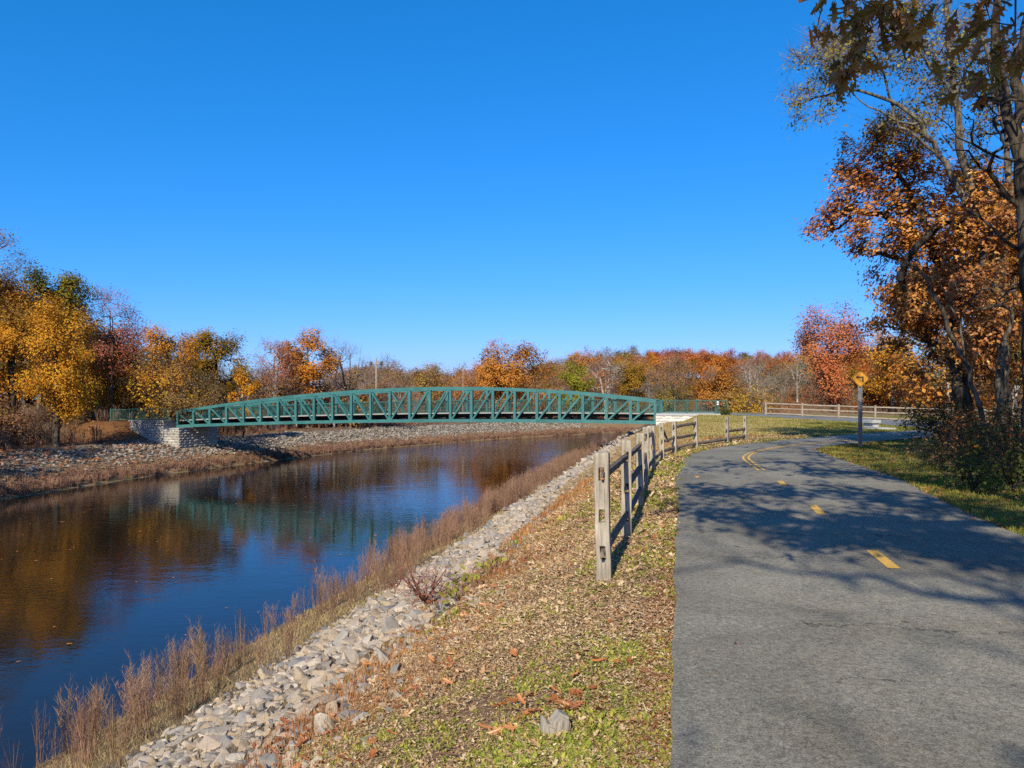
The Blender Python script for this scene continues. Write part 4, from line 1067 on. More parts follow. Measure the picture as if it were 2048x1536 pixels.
# labels: colour + habit + place, told apart from left to right within the same words
HAB = {'round': 'round-crowned tree', 'broad': 'broad tree', 'tall': 'tall tree', 'sparse': 'half-bare tree', 'bare': 'leafless tree', 'sapling': 'slender sapling', 'bushy': 'low bush'}
ORD = ['leftmost', 'second from the left', 'third from the left', 'fourth from the left', 'fifth from the left', 'sixth from the left', 'seventh from the left', 'eighth from the left', 'ninth from the left', 'tenth from the left', 'eleventh from the left', 'twelfth from the left'] + [w_ + ' from the left' for w_ in 'thirteenth fourteenth fifteenth sixteenth seventeenth eighteenth nineteenth twentieth'.split()]
keyed = {}
for t_ in todo:
    if t_[0] == 'bare': lb_ = 'leafless twiggy tree ' + t_[5]
    else: lb_ = LEAFN[t_[1]] + ' ' + HAB[t_[0]] + ' ' + t_[5]
    keyed.setdefault(lb_, []).append(t_)
TW = {'sparse': 'twigpink', 'bare': 'twiggrey', 'sapling': 'twigpink', 'bushy': 'twigbrown'}
BK = {'bare': 'barkpale', 'sapling': 'barkpale', 'sparse': 'barkgrey'}
for lb_, L_ in keyed.items():
    L_.sort(key=lambda t: t[2] / t[3])
    for n_, (kind, leaf, x, y, sc, where) in enumerate(L_):
        label = lb_ if len(L_) == 1 else lb_ + ', ' + (ORD[n_] if n_ < len(ORD) else 'farther right')
        grp = 'trees ' + where if kind not in ('bushy', 'sapling') else ('saplings ' if kind == 'sapling' else 'bushes ') + where
        lv = M[leaf]; tm = M['twigdark'] if ('far bank' in where or 'wood' in where) and kind != 'bare' else M[TW.get(kind, 'twigbrown')]
        z_ = tz(x, y) - .1; ro = rng.uniform(0, 2 * PI); s3 = sc * np.array([rng.uniform(.9, 1.15), rng.uniform(.9, 1.15), 1])
        if kind not in first:
            a, kw = protos[kind]
            o = build_tree(KINDN[kind], label, 'bush' if kind == 'bushy' else 'tree', a[0], a[1], a[2], lv, M[BK.get(kind, 'bark')], group=grp, twmat=tm, **kw)
            first[kind] = o; o.location = (x, y, z_); o.rotation_euler.z = ro; o.scale = s3
        else:
            dup(first[kind], (x, y, z_), ro, s3, label, grp, {'crown': lv, 'twigs': tm})

# --- near right: russet oak over the path
def px_poly(L, d):
    return [P(a, b, d + (c[0] if c else 0)) for a, b, *c in L]
def near_tree(name, label, base_px, d, trunks_px, lobes_px, seed, natt, nl, leaf, bark, per, lsize, lspread, tmpl, rb, rl=None, extra=None, twigs=0, twmat=None, tl=.35, tw=.008, spread=.3, hollow=.35, step=.28, flat=.25, rtip=.005, up=.7, zfree=1.5, jit=.09, attr=None):
    rng = np.random.RandomState(seed)
    tr = [px_poly(t, d) for t in trunks_px]; b = np.array(tr[0][0]); b[2] = tz(b[0], b[1]); tr[0][0] = b - [0, 0, .3]
    att = np.zeros((0, 3))
    if lobes_px:
        lobes = [(*P(a, c, d + e), w / F * d, (dw or w) / F * d, h / F * d) for a, c, e, w, dw, h in lobes_px]
        att, _ = crown_points(rng, lobes, natt, nl, spread, hollow)
    if attr is not None: att = np.concatenate([att, attr])
    pos, par, r, tips = grow(rng, tr, att, step, jit, up, b[2] + zfree, rtip, 2.35, rb, rl)
    o = thing(name, label, 'tree', b)
    link('trunk', skel_mesh('trunk', pos - b, par, r, ks=(11, 6, 4)), bark, o)
    if per:
        V, f = leaves_at(rng, pos[tips] - b, per, lspread, lsize, tmpl, flat); link('crown', mesh_arrays('crown', V, f), leaf, o)
    if twigs:
        idx = np.where((r < .014) & (par >= 0))[0]
        V, f = twigs_at(rng, pos - b, par, idx, twigs, tl, tw); link('twigs', mesh_arrays('twigs', V, f), twmat, o)
    return o, pos, par, r, tips
near_tree('oak_tree', 'russet oak leaning left over the path, dark and shaded at its base', None, 24,
          [[(1938, 900), (1925, 770), (1905, 660), (1888, 560), (1850, 450), (1800, 350)], [(1905, 660), (1960, 520), (1985, 400)], [(1888, 565), (1800, 520), (1730, 500)], [(1860, 480), (1760, 430), (1690, 420)]],
          [(1770, 300, -1, 78, 78, 62), (1715, 420, -1, 100, 95, 85), (1740, 320, -.5, 70, 70, 60), (1850, 380, 0, 120, 110, 90), (1850, 540, 0, 130, 120, 110), (1800, 650, 1.0, 90, 90, 60), (1980, 470, 1, 90, 100, 120), (1990, 640, 0, 80, 90, 70), (1900, 730, .5, 80, 80, 45), (1880, 640, -1, 110, 90, 70), (1960, 740, 0, 70, 80, 50), (1830, 600, -1, 80, 80, 60), (1790, 690, 3, 60, 60, 35), (2030, 560, 1, 80, 80, 130), (1960, 430, -4, 70, 70, 80), (1995, 600, -5, 70, 60, 80), (1930, 690, -5, 60, 60, 50)],
          31, 3900, 340, M['oakrust'], M['bark'], 10, .108, .13, (MAP_V, MAP_F), .27, [(.27, .06), (.13, .04), (.07, .02), (.07, .02)], twigs=2, twmat=M['twigdark'], spread=.30, zfree=3)
near_tree('shade_tree', 'tall half-bare tree with pale yellow-green leaf tips arching over the russet oak', None, 21,
          [[(2003, 915), (2006, 700), (1998, 560), (1985, 480), (1960, 420)], [(1985, 480), (1930, 400), (1880, 310), (1840, 245), (1780, 200), (1700, 180), (1630, 195), (1580, 215)],
           [(1975, 450), (1925, 330), (1912, 200), (1900, 90), (1885, -60), (1870, -220)], [(2000, 560), (2020, 380), (2000, 200), (1960, 60), (1950, -100)], [(1880, 310), (1800, 250), (1760, 130), (1720, 60)], [(1912, 200), (1840, 100), (1800, 0), (1780, -120)],
           [(1850, 255), (1800, 240), (1740, 215), (1690, 175)]],
          [(1640, 140, 0, 75, 90, 90), (1720, 100, 0, 110, 110, 90), (1620, 215, 0, 60, 60, 35), (1830, 80, 0, 130, 120, 110), (1830, 250, 1, 110, 100, 70), (1950, 150, 1, 110, 110, 150), (1900, -130, 1, 130, 120, 90), (1990, 380, 1, 60, 80, 90)],
          32, 1900, 190, M['willow'], M['barkgrey'], 5, .095, .16, (LEAF_V, LEAF_F), None, [(.20, .12), (.10, .018), (.12, .03), (.1, .03), (.04, .012), (.04, .012), (.035, .012)], twigs=4, twmat=M['twigbrown'], tl=.55, tw=.011, spread=.3, hollow=.15)
near_tree('shade_tree', 'thick dark trunk rising at the right border with thin bare side branches', None, 15,
          [[(2068, 985), (2062, 720), (2050, 420), (2034, 255), (2042, 140), (2074, -40), (2100, -260)], [(2022, 270), (1990, 100), (1995, -60), (1985, -300)], [(2036, 420), (1960, 330), (1880, 270)], [(2030, 330), (1940, 290), (1870, 230)], [(2040, 500), (1960, 440), (1900, 430)], [(2030, 200), (1960, 200), (1880, 190)], [(2040, 560), (2000, 600), (1950, 560)]],
          [(2060, 250, 0, 150, 150, 260), (1960, 300, 0, 90, 90, 150), (2060, -200, 0, 200, 180, 150)],
          33, 600, 120, M['willow'], M['bark'], 0, .08, .2, (LEAF_V, LEAF_F), .16, [(.16, .075), (.1, .04), (.03, .01), (.025, .008), (.025, .008), (.025, .008), (.02, .008)], twigs=1, twmat=M['twigdark'], tl=.4, tw=.007, hollow=.15)
near_tree('sapling', 'thin leaning sapling in front of the russet oak trunk', None, 18,
          [[(1992, 950), (1965, 840), (1935, 740), (1893, 640), (1850, 560), (1800, 500)], [(1935, 740), (1915, 640), (1870, 540)], [(1990, 948), (2000, 820), (2010, 700), (2030, 560)]],
          [(1840, 560, 0, 60, 70, 70), (1960, 600, 0, 60, 80, 90)], 34, 90, 20, M['tan'], M['barkgrey'], 1, .09, .15, (LEAF_V, LEAF_F), .075, [(.075, .02), (.035, .012), (.05, .015)], twigs=2, twmat=M['twigbrown'], tl=.5, tw=.007)
# right-border trees close the wood; two unseen ones are added to shade the shrubs
for i_, (x_, y_, s_, lf, lab_) in enumerate([(21.3, 31, 44, 'tan', 'tan-leaved tree at the right border beyond the russet oak'), (15.6, 19.5, 45, 'oakrust', 'young russet tree between the sapling and the right border'), (14.8, 9.5, 47, 'amber', 'amber tree added past the right border to shade the shrubs'), (11.6, 4.6, 48, 'oakrust', 'russet tree added right of the viewpoint to shade the shrubs'), (33, 46, 46, 'olive', 'olive tree past the joined paths at the right border'), (17.5, 19, 41, 'tan', 'tan-leaved tree in the shade past the right border'), (20.5, 27, 42, 'oakrust', 'russet tree behind the shaded shrubs at the right border'), (25, 36, 43, 'amber', 'amber tree by the joined paths at the right border')]):
    build_tree('shade_tree', lab_, 'tree', s_, 11.0, 7.5, M[lf], M['bark'], natt=420, per=8, lsize=.17, lspread=.35, nl=34, zlo=.18, loc=(x_, y_, tz(x_, y_)), twigs=1, tl=.5, tw=.01, twmat=M['twigdark'], trunk_r=.2, tmpl=(MAP_V, MAP_F))

# --- a bare tree behind the eye: its high limbs lay soft streaks over the near path
build_tree('bare_tree', 'bare tree behind the viewpoint laying soft limb shadows on the near path', 'tree', 91, 15.5, 7.0, M['tan'], M['bark'], natt=420, per=1, lsize=.12, lspread=.2, nl=26, zlo=.45, loc=(-.6, -11.0, tz(-.6, -11.0)), twigs=1, tl=.6, tw=.015, twmat=M['twigdark'], trunk_r=.2, fork=3)
# --- overhanging oak: stands just right of the eye, its limbs reach over the path and shade it
rng = np.random.RandomState(55)
cot = math.cos(math.radians(33)) / math.sin(math.radians(33)); SDv = np.array([.26, .966]); SDv /= np.linalg.norm(SDv)
inview = lambda p: (p[1] > -.2) and abs(p[0]) < .70 * (p[1] + .6) + .4 and (p[2] - H - .55) < .56 * (p[1] + .55)
base = np.array([7.2, -.6, tz(7.2, -.6)])
att = []
# shade the photograph shows on the path and the verge right of it: the limbs lie up-sun of it
shade = [(1400, 938, 30, 5), (1480, 930, 60, 8), (1570, 925, 80, 8), (1650, 945, 90, 8), (1750, 950, 90, 8), (1400, 982, 42, 5), (1480, 990, 70, 7), (1580, 985, 90, 9), (1700, 985, 110, 9), (1820, 1010, 100, 10), (1390, 1030, 35, 3), (1480, 1035, 60, 9), (1560, 1050, 60, 8), (1680, 1035, 90, 9),
         (1790, 1050, 110, 10), (1650, 1098, 40, 3), (1720, 1080, 70, 6), (1850, 1090, 80, 8), (1950, 1080, 90, 10), (2000, 1120, 60, 8), (2040, 1040, 80, 9), (1920, 1010, 90, 9), (1960, 960, 110, 9), (1850, 915, 120, 7), (1720, 905, 90, 5), (1560, 880, 120, 4), (1700, 880, 120, 4)]
for px_, py_, rw, hh in shade:
    g0 = G(px_, py_); m_ = int(10 + rw / 5.5)
    for k in range(m_):
        g = g0 + np.array([rng.normal(0, rw / 2.6 / F * g0[1]), rng.normal(0, .38 + .02 * g0[1]), 0])
        h_ = np.clip(4.6 + .42 * hh + rng.normal(0, .9), 4.4, 12.5)
        p = np.array([g[0] - SDv[0] * h_ * cot, g[1] - SDv[1] * h_ * cot, h_])
        if inview(p * np.array([1, 1, 1])) or np.linalg.norm(p[:2]) < .3: continue
        att.append(p)
for k in range(110):      # and over the sign and its post
    q = rng.uniform(-.3, 1.25); g = np.array([11.74, 25.3]) + SDv * q * cot + rng.normal(0, .35, 2); h_ = rng.uniform(9, 13)
    p = np.array([g[0] - SDv[0] * h_ * cot, g[1] - SDv[1] * h_ * cot, h_])
    if not inview(p): att.append(p)
# a filled crown over the verge and the shrubs to the right
for k in range(1700):
    g = np.array([rng.uniform(7.5, 18.5), rng.uniform(9, 32)])
    if g[0] < np.interp(g[1], PR[:, 1][1:12], PR[:, 0][1:12]) - .2 and rng.random() < .55: continue
    h_ = rng.uniform(5.5, 14.5); p = np.array([g[0] - SDv[0] * h_ * cot, g[1] - SDv[1] * h_ * cot, h_])
    if not inview(p): att.append(p)
att = np.array(att); fall = att[:, :2] + SDv * att[:, 2:3] * cot
for c_, r_ in (((4.42, 10.87), .5), ((3.68, 7.3), .7)): att = att[np.linalg.norm(fall - np.array(c_), axis=1) > r_]; fall = att[:, :2] + SDv * att[:, 2:3] * cot
at_sign = att[:, :2] + SDv * (att[:, 2:3] - 2.3) * cot; att = att[(np.linalg.norm(at_sign - [11.74, 25.3], axis=1) > .6) | (rng.random(len(att)) < .9)]
# hanging sprays that show at the top right of the picture
spr = [(1655, -8, 4.7, 9), (1690, 12, 4.6, 10), (1722, 28, 4.6, 10), (1745, 8, 4.6, 6), (1630, 66, 4.8, 4), (1655, 52, 4.8, 4), (1675, 46, 4.8, 3), (1772, 18, 4.4, 7), (1790, 48, 4.4, 6), (1742, 68, 4.5, 7), (1728, 84, 4.5, 6), (1780, 74, 4.4, 6), (1805, 62, 4.4, 5), (1700, 118, 4.5, 8), (1690, 148, 4.5, 7), (1718, 145, 4.5, 5), (1728, 110, 4.5, 4),
       (1838, 62, 4.3, 4), (1845, 84, 4.3, 5), (1860, 40, 4.3, 2), (1810, 15, 4.3, 5), (1848, 22, 4.3, 3), (1940, 64, 4.2, 6), (1965, 8, 4.2, 7), (1985, 10, 4.2, 5), (1910, 4, 4.2, 3), (2010, 100, 4.1, 7), (2000, 112, 4.1, 5), (1970, 124, 4.1, 3), (2020, 55, 4.1, 4), (2035, 85, 4.1, 4), (1930, 148, 4.2, 4), (1922, 168, 4.2, 2), (1985, 152, 4.1, 3), (2044, 128, 4.0, 4)]
sp_pts = np.array([P(a, b, d) for a, b, d, n in spr])
guides = [[(5.4, 3.6, 6.6), P(2010, -150, 4.4), P(1900, -90, 4.5), P(1800, -70, 4.5), P(1745, -45, 4.6)], [P(2010, -150, 4.4), P(2030, -20, 4.2), P(2030, 90, 4.1)], [P(1800, -70, 4.5), P(1765, 30, 4.5), P(1725, 100, 4.5)], [P(1900, -90, 4.5), P(1850, 20, 4.3)]]
trunk = [[base - [0, 0, .3], (7.1, -.5, 2.0), (6.9, -.3, 4.2), (6.5, .3, 6.5), (6.2, .8, 9), (6.3, 1.2, 12)], [(6.9, -.3, 4.0), (6.2, 1.6, 5.4), (5.4, 3.6, 6.6), (4.6, 5.2, 7.6)], [(6.5, .3, 6.4), (3.5, -1.0, 7.2), (.5, -1.5, 7.5)], [(6.6, 0, 5.5), (3.8, .5, 6.0), (1.2, .8, 6.1)], [(6.4, .5, 7), (8.5, 3, 9), (9.5, 5.5, 10.5)]]
pos, par, r, tips = grow(rng, trunk, att, .4, .08, .7, 3.5, .006, 2.35, .33, [(.33, .12), (.12, .05), (.12, .04), (.1, .04), (.12, .05)])
# the hanging twigs themselves
n0 = len(pos); P2 = list(pos); R2 = list(par); r2 = list(r)
for gi, gl in enumerate(guides):
    gp = polyline_nodes(gl, .12); prev = int(np.argmin(np.linalg.norm(np.array(P2) - gp[0], axis=1)))
    for j_, p in enumerate(gp):
        P2.append(p + rng.normal(0, .012, 3)); R2.append(prev); r2.append((.022, .009, .008, .008)[gi] * (1 - .6 * j_ / len(gp))); prev = len(P2) - 1
for p in sp_pts:
    q = np.array(P2[:]); dv = np.linalg.norm(q - p, axis=1) * (1 + .5 * np.clip(p[2] - q[:, 2], 0, 1)); i = int(np.argmin(dv)); a = q[i]; m = max(2, int(np.linalg.norm(p - a) / .09)); prev = i
    for k in range(1, m + 1):
        t = k / m; P2.append(a + (p - a) * t + np.array([0, 0, .05 * math.sin(PI * t)]) + rng.normal(0, .006, 3)); R2.append(prev); r2.append(.006 - .003 * t); prev = len(P2) - 1
P2, R2, r2 = np.array(P2), np.array(R2), np.array(r2)
ov = thing('oak_tree', 'overhanging oak whose dark lobed leaves hang into the top right corner', 'tree', base)
link('trunk', skel_mesh('trunk', P2 - base, R2, r2, ks=(12, 6, 4)), M['bark'], ov)
V1 = leaves_at(rng, pos[tips] - base, 8, .2, .18, (MAP_V, MAP_F), .35)
c = []; 
for (a, b, d, n_), p in zip(spr, sp_pts): c += [p] * int(n_ * 1.0 + .5)
c = np.array(c) - base; n_ = len(c); c = c + rng.normal(0, .05, c.shape)
dn = rng.normal(0, .8, (n_, 3)) + np.array([-.15, 0, -.75]); z_ = dn / np.linalg.norm(dn, axis=1)[:, None]
x_ = np.cross(z_, rng.normal(0, 1, (n_, 3)) * .6 + np.array([.1, -1.0, .1])); x_ /= np.linalg.norm(x_, axis=1)[:, None]
Rm = np.stack([x_, z_, np.cross(x_, z_)], 2)
V2 = scatter(OAK_V, OAK_F, c, Rm, .118 * (1 + .3 * rng.uniform(-1, 1, n_)))
V, f = join(V1, V2); link('crown', mesh_arrays('crown', V, f), M['oakdark'], ov)

# --------------------------------------------------------------------------- shrubs
def shrub(name, label, loc, h, w, leaf, seed, nst=14, per=5, lsize=.08, lean=(0, 0), twm='twigdark', natt=140, group=None, twigs=2, tmpl=(LEAF_V, LEAF_F)):
    rng = np.random.RandomState(seed); b = np.array([loc[0], loc[1], tz(*loc)])
    tr = [[(0, 0, -.1), (0, 0, .08)]]
    for k in range(nst):
        a = rng.uniform(0, 2 * PI); q = rng.uniform(.2, .5) * w
        tr.append([(0, 0, .05), (q * .4 * math.cos(a) + lean[0] * .3, q * .4 * math.sin(a) + lean[1] * .3, h * .45), (q * math.cos(a) + lean[0], q * math.sin(a) + lean[1], h * rng.uniform(.65, 1))])
    u = rng.normal(size=(natt, 3)); u /= np.linalg.norm(u, axis=1)[:, None]; att = u * (rng.random(natt) ** .4)[:, None] * [w / 2, w / 2, h * .45] + [lean[0], lean[1], h * .55]
    pos, par, r, tips = grow(rng, tr, att, .16, .1, .6, 0, .003, 2.2, .03)
    o = thing(name, label, 'shrub', b, 0, group)
    link('stems', skel_mesh('stems', pos, par, np.minimum(r, .02), flare=False, ks=(5, 4, 3), th=(.03, .012)), M[twm], o)
    parts = []
    if per: V, f = leaves_at(rng, pos[tips], per, .1, lsize, tmpl); link('foliage', mesh_arrays('foliage', V, f), M[leaf], o)
    if twigs:
        V, f = twigs_at(rng, pos, par, np.where(r < .01)[0][1:], twigs, .22, .006); link('twigs', mesh_arrays('twigs', V, f), M[twm], o)
    return o
def at_px(px, py, z=0.0):
    p = G(px, py, z); return (p[0], p[1])
shrub('shrub', 'dull green leafy shrub before the russet oak trunk', at_px(1898, 902), 1.55, 2.3, 'shrubgreen', 1, 18, 5, .09, (-.5, -.2), natt=240)
shrub('shrub', 'reddish-brown shrub at the foot of the leaning sapling', at_px(1985, 935), 1.5, 2.2, 'rust', 2, 14, 3, .08, natt=170)
shrub('shrub', 'dark twiggy shrub nearest the path at the right border', at_px(2030, 985), 1.3, 1.9, 'shrubgreen', 3, 16, 4, .07, natt=190)
shrub('shrub', 'low brown shrub on the shaded grass between path and oak', at_px(1880, 938), .8, 1.5, 'tan', 4, 14, 3, .06, natt=120)
shrub('shrub', 'dark green shrub behind the twiggy one at the right border', at_px(2060, 955), 1.7, 2.4, 'shrubgreen', 5, 16, 5, .08, natt=200)
shrub('shrub', 'russet shrub between the oak trunk and the right border', at_px(1955, 915), 1.2, 2.0, 'oakrust', 6, 12, 4, .09, natt=150)
shrub('shrub', 'small grey-green shrub low in front of the dark thicket', at_px(1945, 985), .65, 1.2, 'shrubgreen', 7, 12, 5, .06, natt=110)
shrub('shrub', 'red-stemmed leafless shrub on the rocks of the near bank', at_px(845, 1218, -1.1), .55, .9, 'rust', 8, 16, 0, .05, twm='twigred' if 'twigred' in M else 'twigbrown', natt=120)
shrub('shrub', 'small dark green juniper tuft at the end of the green railing', (15.35, 54.0), .42, .8, 'shrubgreen', 9, 14, 8, .07, natt=120)
for i_, (x_, y_) in enumerate([(12.5, 14.6), (13.6, 17.2), (14.8, 20.0), (11.8, 18.8), (16.0, 23.5), (13.0, 22.6)]):
    shrub('shrub', 'shaded undergrowth shrub right of the path, ' + ['nearest of the row', 'second of the row', 'third of the row', 'closest to the oak trunk', 'deepest in the wood', 'behind the low brown shrub'][i_], (x_, y_), 1.1 + .2 * (i_ % 3), 2.2, ['tan', 'shrubgreen', 'rust', 'brownpink', 'shrubgreen', 'tan'][i_], 20 + i_, 14, 3, .075, natt=150, group='undergrowth shrubs right of the path')

# --------------------------------------------------------------------------- vine with lime leaves on the bank edge
rng = np.random.RandomState(8)
vp = [at_px(a, b, -.75) for a, b in ((985, 1135), (960, 1150), (935, 1165), (905, 1188), (880, 1210), (1000, 1125), (920, 1200), (950, 1180))]
vc = np.array([[x, y, tz(x, y)] for x, y in vp]); o0 = vc[0]
vt = thing('bittersweet_vine', 'low vine with round lime-yellow leaves at the edge of the rocks', 'vine', o0)
cen = np.repeat(vc, 12, 0) + rng.normal(0, 1, (len(vc) * 12, 3)) * [.13, .13, .05] + [0, 0, .14]
RND_V = [[0, 0, 0], [.34, .25, .06], [.4, .6, .08], [.2, .92, .03], [0, 1.02, 0], [-.2, .92, .03], [-.4, .6, .08], [-.34, .25, .06]]; RND_F = [np.array([[0, 1, 2, 3, 4], [4, 5, 6, 7, 0]])]
V, f = scatter(RND_V, RND_F, cen - o0, rand_rot(rng, len(cen), .25), rng.uniform(.05, .085, len(cen)))
link('leaves', mesh_arrays('leaves', V, f), M['vine'], vt)
mb = MB()
for a in vc:
    for k in range(5):
        e = a + np.array([rng.normal(0, .14), rng.normal(0, .14), rng.uniform(.1, .22)]); mb.tube([a - o0, (a + e) / 2 + [0, 0, .04] - o0, e - o0], [.004, .003, .002], 4)
link('stems', mb.mesh('stems'), M['twigbrown'], vt)
# --------------------------------------------------------------------------- riprap stones
def rock_mesh(seed, n=15, flat=.62):
    rng = np.random.RandomState(seed); bm = bmesh.new()
    p = rng.normal(size=(n, 3)); p /= np.linalg.norm(p, axis=1)[:, None]; p *= rng.uniform(.38, .55, n)[:, None]; p *= [1.15, .9, flat]
    for v in p: bm.verts.new(v)
    r = bmesh.ops.convex_hull(bm, input=bm.verts)
    bmesh.ops.delete(bm, geom=[v for v in bm.verts if not v.link_faces], context='VERTS')
    bmesh.ops.bevel(bm, geom=list(bm.edges), offset=.025, segments=1, affect='EDGES', clamp_overlap=True)
    bmesh.ops.triangulate(bm, faces=[f for f in bm.faces if len(f.verts) > 4])
    me = bpy.data.meshes.new('rock'); bm.to_mesh(me); bm.free(); me.materials.append(M['rock']); return me
rocks = [rock_mesh(300 + i, 12 + i % 5, .5 + .05 * (i % 5)) for i in range(10)]
def rock_arrays(me):
    V = np.array([v.co[:] for v in me.vertices]); F3 = [list(p.vertices) for p in me.polygons if len(p.vertices) == 3]; F4 = [list(p.vertices) for p in me.polygons if len(p.vertices) == 4]
    return V, [np.array(x) for x in (F3, F4) if x]
rarr = [rock_arrays(m) for m in rocks]
rng = np.random.RandomState(4)
# along the near bank: t = distance along the shore, s = distance from the water
tN = (np.array([3.6, 64]) - NS[1]); LN = np.linalg.norm(tN); tN /= LN; nN = np.array([tN[1], -tN[0]])
pts = []
yv = -6.0
while yv < 66:
    sp = .115 + .0040 * max(0, yv)
    for s in np.arange(3.7, 8.4, sp):
        s_ = s + rng.uniform(-.5, .5) * sp; y_ = yv + rng.uniform(-.5, .5) * sp
        top_ = np.interp(y_, [2, 9, 22], [8.25, 7.7, 7.1])
        if s_ > top_ - .35 and rng.random() < .3 + .8 * (s_ - top_ + .35): continue
        if s_ < 4.3 and rng.random() < .5: continue
        pts.append([*(NS[1] + tN * y_ + nN * s_), rng.choice([.6, .85, 1, 1.2, 1.6, 2.2], p=[.22, .27, .25, .15, .08, .03]) * sp * (1.14 if s_ < top_ - .4 else .8)])
    yv += sp
pts = np.array(pts); zz = terr(pts[:, :2])
vis = (pts[:, 1] > 1.5) & (np.abs(pts[:, 0] / np.maximum(pts[:, 1], .1)) < .9)
pts, zz = pts[vis], zz[vis]
appa = np.where((np.abs(pts[:, 0] / pts[:, 1]) < .69) & ((H - zz) / pts[:, 1] < .50), pts[:, 2] / np.hypot(pts[:, 0], pts[:, 1]), 0)
order = np.argsort(-appa)
slope_n = np.array([-nN[0] * .42, -nN[1] * .42, 1.0]); slope_n /= np.linalg.norm(slope_n)
sz_names = [('large angular pale stone on the near bank riprap', .27), ('mid-sized broken stone on the near bank riprap', .19), ('small broken stone on the near bank riprap', 0)]
for k in order[:300]:
    s = pts[k, 2]; o = bpy.data.objects.new('riprap_stone', rocks[rng.randint(10)]); C.objects.link(o)
    o.location = (pts[k, 0], pts[k, 1], zz[k] + s * .05); o.rotation_euler = (rng.normal(0, .35), rng.normal(-.35, .35), rng.uniform(0, 6.28)); o.scale = (s, s * rng.uniform(.75, 1.1), s * rng.uniform(.65, 1.0))
    l = next(a for a, b in sz_names if s > b); tag(o, l, 'stone', l.replace(' stone', ' stones'))
def rock_stuff(name, pts, zz, label, mat, lift=.1):
    parts = []; ch = rng.randint(0, 10, len(pts))
    for j in range(10):
        m = ch == j; n = m.sum()
        if not n: continue
        e = rng.normal(0, .4, (n, 2)); R = rotz_mat(rng.uniform(0, 6.28, n))
        tilt = np.stack([np.stack([np.cos(e[:, 0]), 0 * e[:, 0], np.sin(e[:, 0])], -1), np.stack([0 * e[:, 0], 1 + 0 * e[:, 0], 0 * e[:, 0]], -1), np.stack([-np.sin(e[:, 0]), 0 * e[:, 0], np.cos(e[:, 0])], -1)], -2)
        R = np.einsum('nij,njk->nik', tilt, R); s = pts[m, 2]
        parts.append(scatter(rarr[j][0], rarr[j][1], np.column_stack([pts[m, :2], zz[m] + s * lift]), R, np.stack([s, s * rng.uniform(.75, 1.1, n), s * rng.uniform(.65, 1.0, n)], 1)))
    V, f = join(*parts); tag(link(name, mesh_arrays(name, V, f), mat), label, 'stones', kind='stuff')
rest = order[300:]
rock_stuff('riprap', pts[rest], zz[rest], 'pale broken riprap stones covering the near bank farther along', M['rock'])
# far bank
dL = np.concatenate([[0], np.cumsum(np.linalg.norm(np.diff(LS, axis=0), axis=1))])
def shore_pt(poly, dcum, t, s, side):
    x = np.interp(t, dcum, poly[:, 0]); y = np.interp(t, dcum, poly[:, 1]); x2 = np.interp(t + 2, dcum, poly[:, 0]) - np.interp(t - 2, dcum, poly[:, 0]); y2 = np.interp(t + 2, dcum, poly[:, 1]) - np.interp(t - 2, dcum, poly[:, 1])
    L = np.hypot(x2, y2); return np.stack([x + side * s * y2 / L, y - side * s * x2 / L], -1)
n = 15000; t = rng.uniform(dL[2], dL[11], n); s = rng.uniform(1.5, 9.0, n)
p = shore_pt(LS, dL, t, s, -1)
mask = (s > 2.2 + .7 * vnoise(p, .5)) & (s < 8.0 + 1.0 * vnoise(p, .3, 2)) & (p[:, 1] < 140)
mask &= rng.random(n) < np.interp(p[:, 1], [45, 58, 67], [.18, .35, 1.0])
q = p - A0; inab = (q @ AX < 1.2) & (q @ AX > -6.5) & (q @ NX > -.8) & (q @ NX < 4.6); mask &= ~inab
p = p[mask]; zz2 = terr(p); sc = rng.uniform(.22, .42, len(p)) * (1 + .5 * (rng.random(len(p)) < .12))
ok = zz2 > WATER + .3; p, zz2, sc = p[ok], zz2[ok], sc[ok]
rock_stuff('riprap', np.column_stack([p, sc]), zz2, 'grey riprap stones along the far bank of the river', M['rockfar'], .12)

# --------------------------------------------------------------------------- dry weeds on the banks
def weed_plant(seed, h, nst, w, br=5, lean=0.0, width=.006):
    """one plant: upright stems with feathery side twigs"""
    rng = np.random.RandomState(seed); V = []; F3 = []; F4 = []; n = 0
    for k in range(nst):
        a = rng.uniform(0, 6.28); e = rng.uniform(.1, 1) * w; hh = h * rng.uniform(.6, 1.05); b0 = np.array([rng.normal(0, w * .18), rng.normal(0, w * .18), 0])
        top = b0 + np.array([e * math.cos(a) + lean, e * math.sin(a), hh]); mid = b0 + (top - b0) * .5 + np.array([0, 0, hh * .06])
        sd = np.array([math.cos(a + 1.57 + rng.normal(0, .5)), math.sin(a + 1.57), 0]); wd = width * rng.uniform(.7, 1.3)
        pts_ = [b0, mid, top]; ww = [wd, wd * .7, wd * .25]
        for q, x in zip(pts_, ww): V += [q - sd * x / 2, q + sd * x / 2]
        F4 += [[n, n + 1, n + 3, n + 2], [n + 2, n + 3, n + 5, n + 4]]; n += 6
        for j in range(br):
            t_ = rng.uniform(.35, .98); q = b0 + (top - b0) * t_ + np.array([0, 0, hh * .06 * math.sin(PI * t_)]); aa = rng.uniform(0, 6.28); L = hh * rng.uniform(.1, .24) * (1.25 - t_ * .6)
            d = np.array([math.cos(aa) * .5, math.sin(aa) * .5, rng.uniform(.5, 1)]); d /= np.linalg.norm(d); s2 = np.cross(d, [.3, .5, .1]); s2 /= np.linalg.norm(s2)
            V += [q - s2 * wd * .45, q + s2 * wd * .45, q + d * L]; F3.append([n, n + 1, n + 2]); n += 3
    return np.array(V), [np.array(x) for x in (F4, F3) if len(x)]
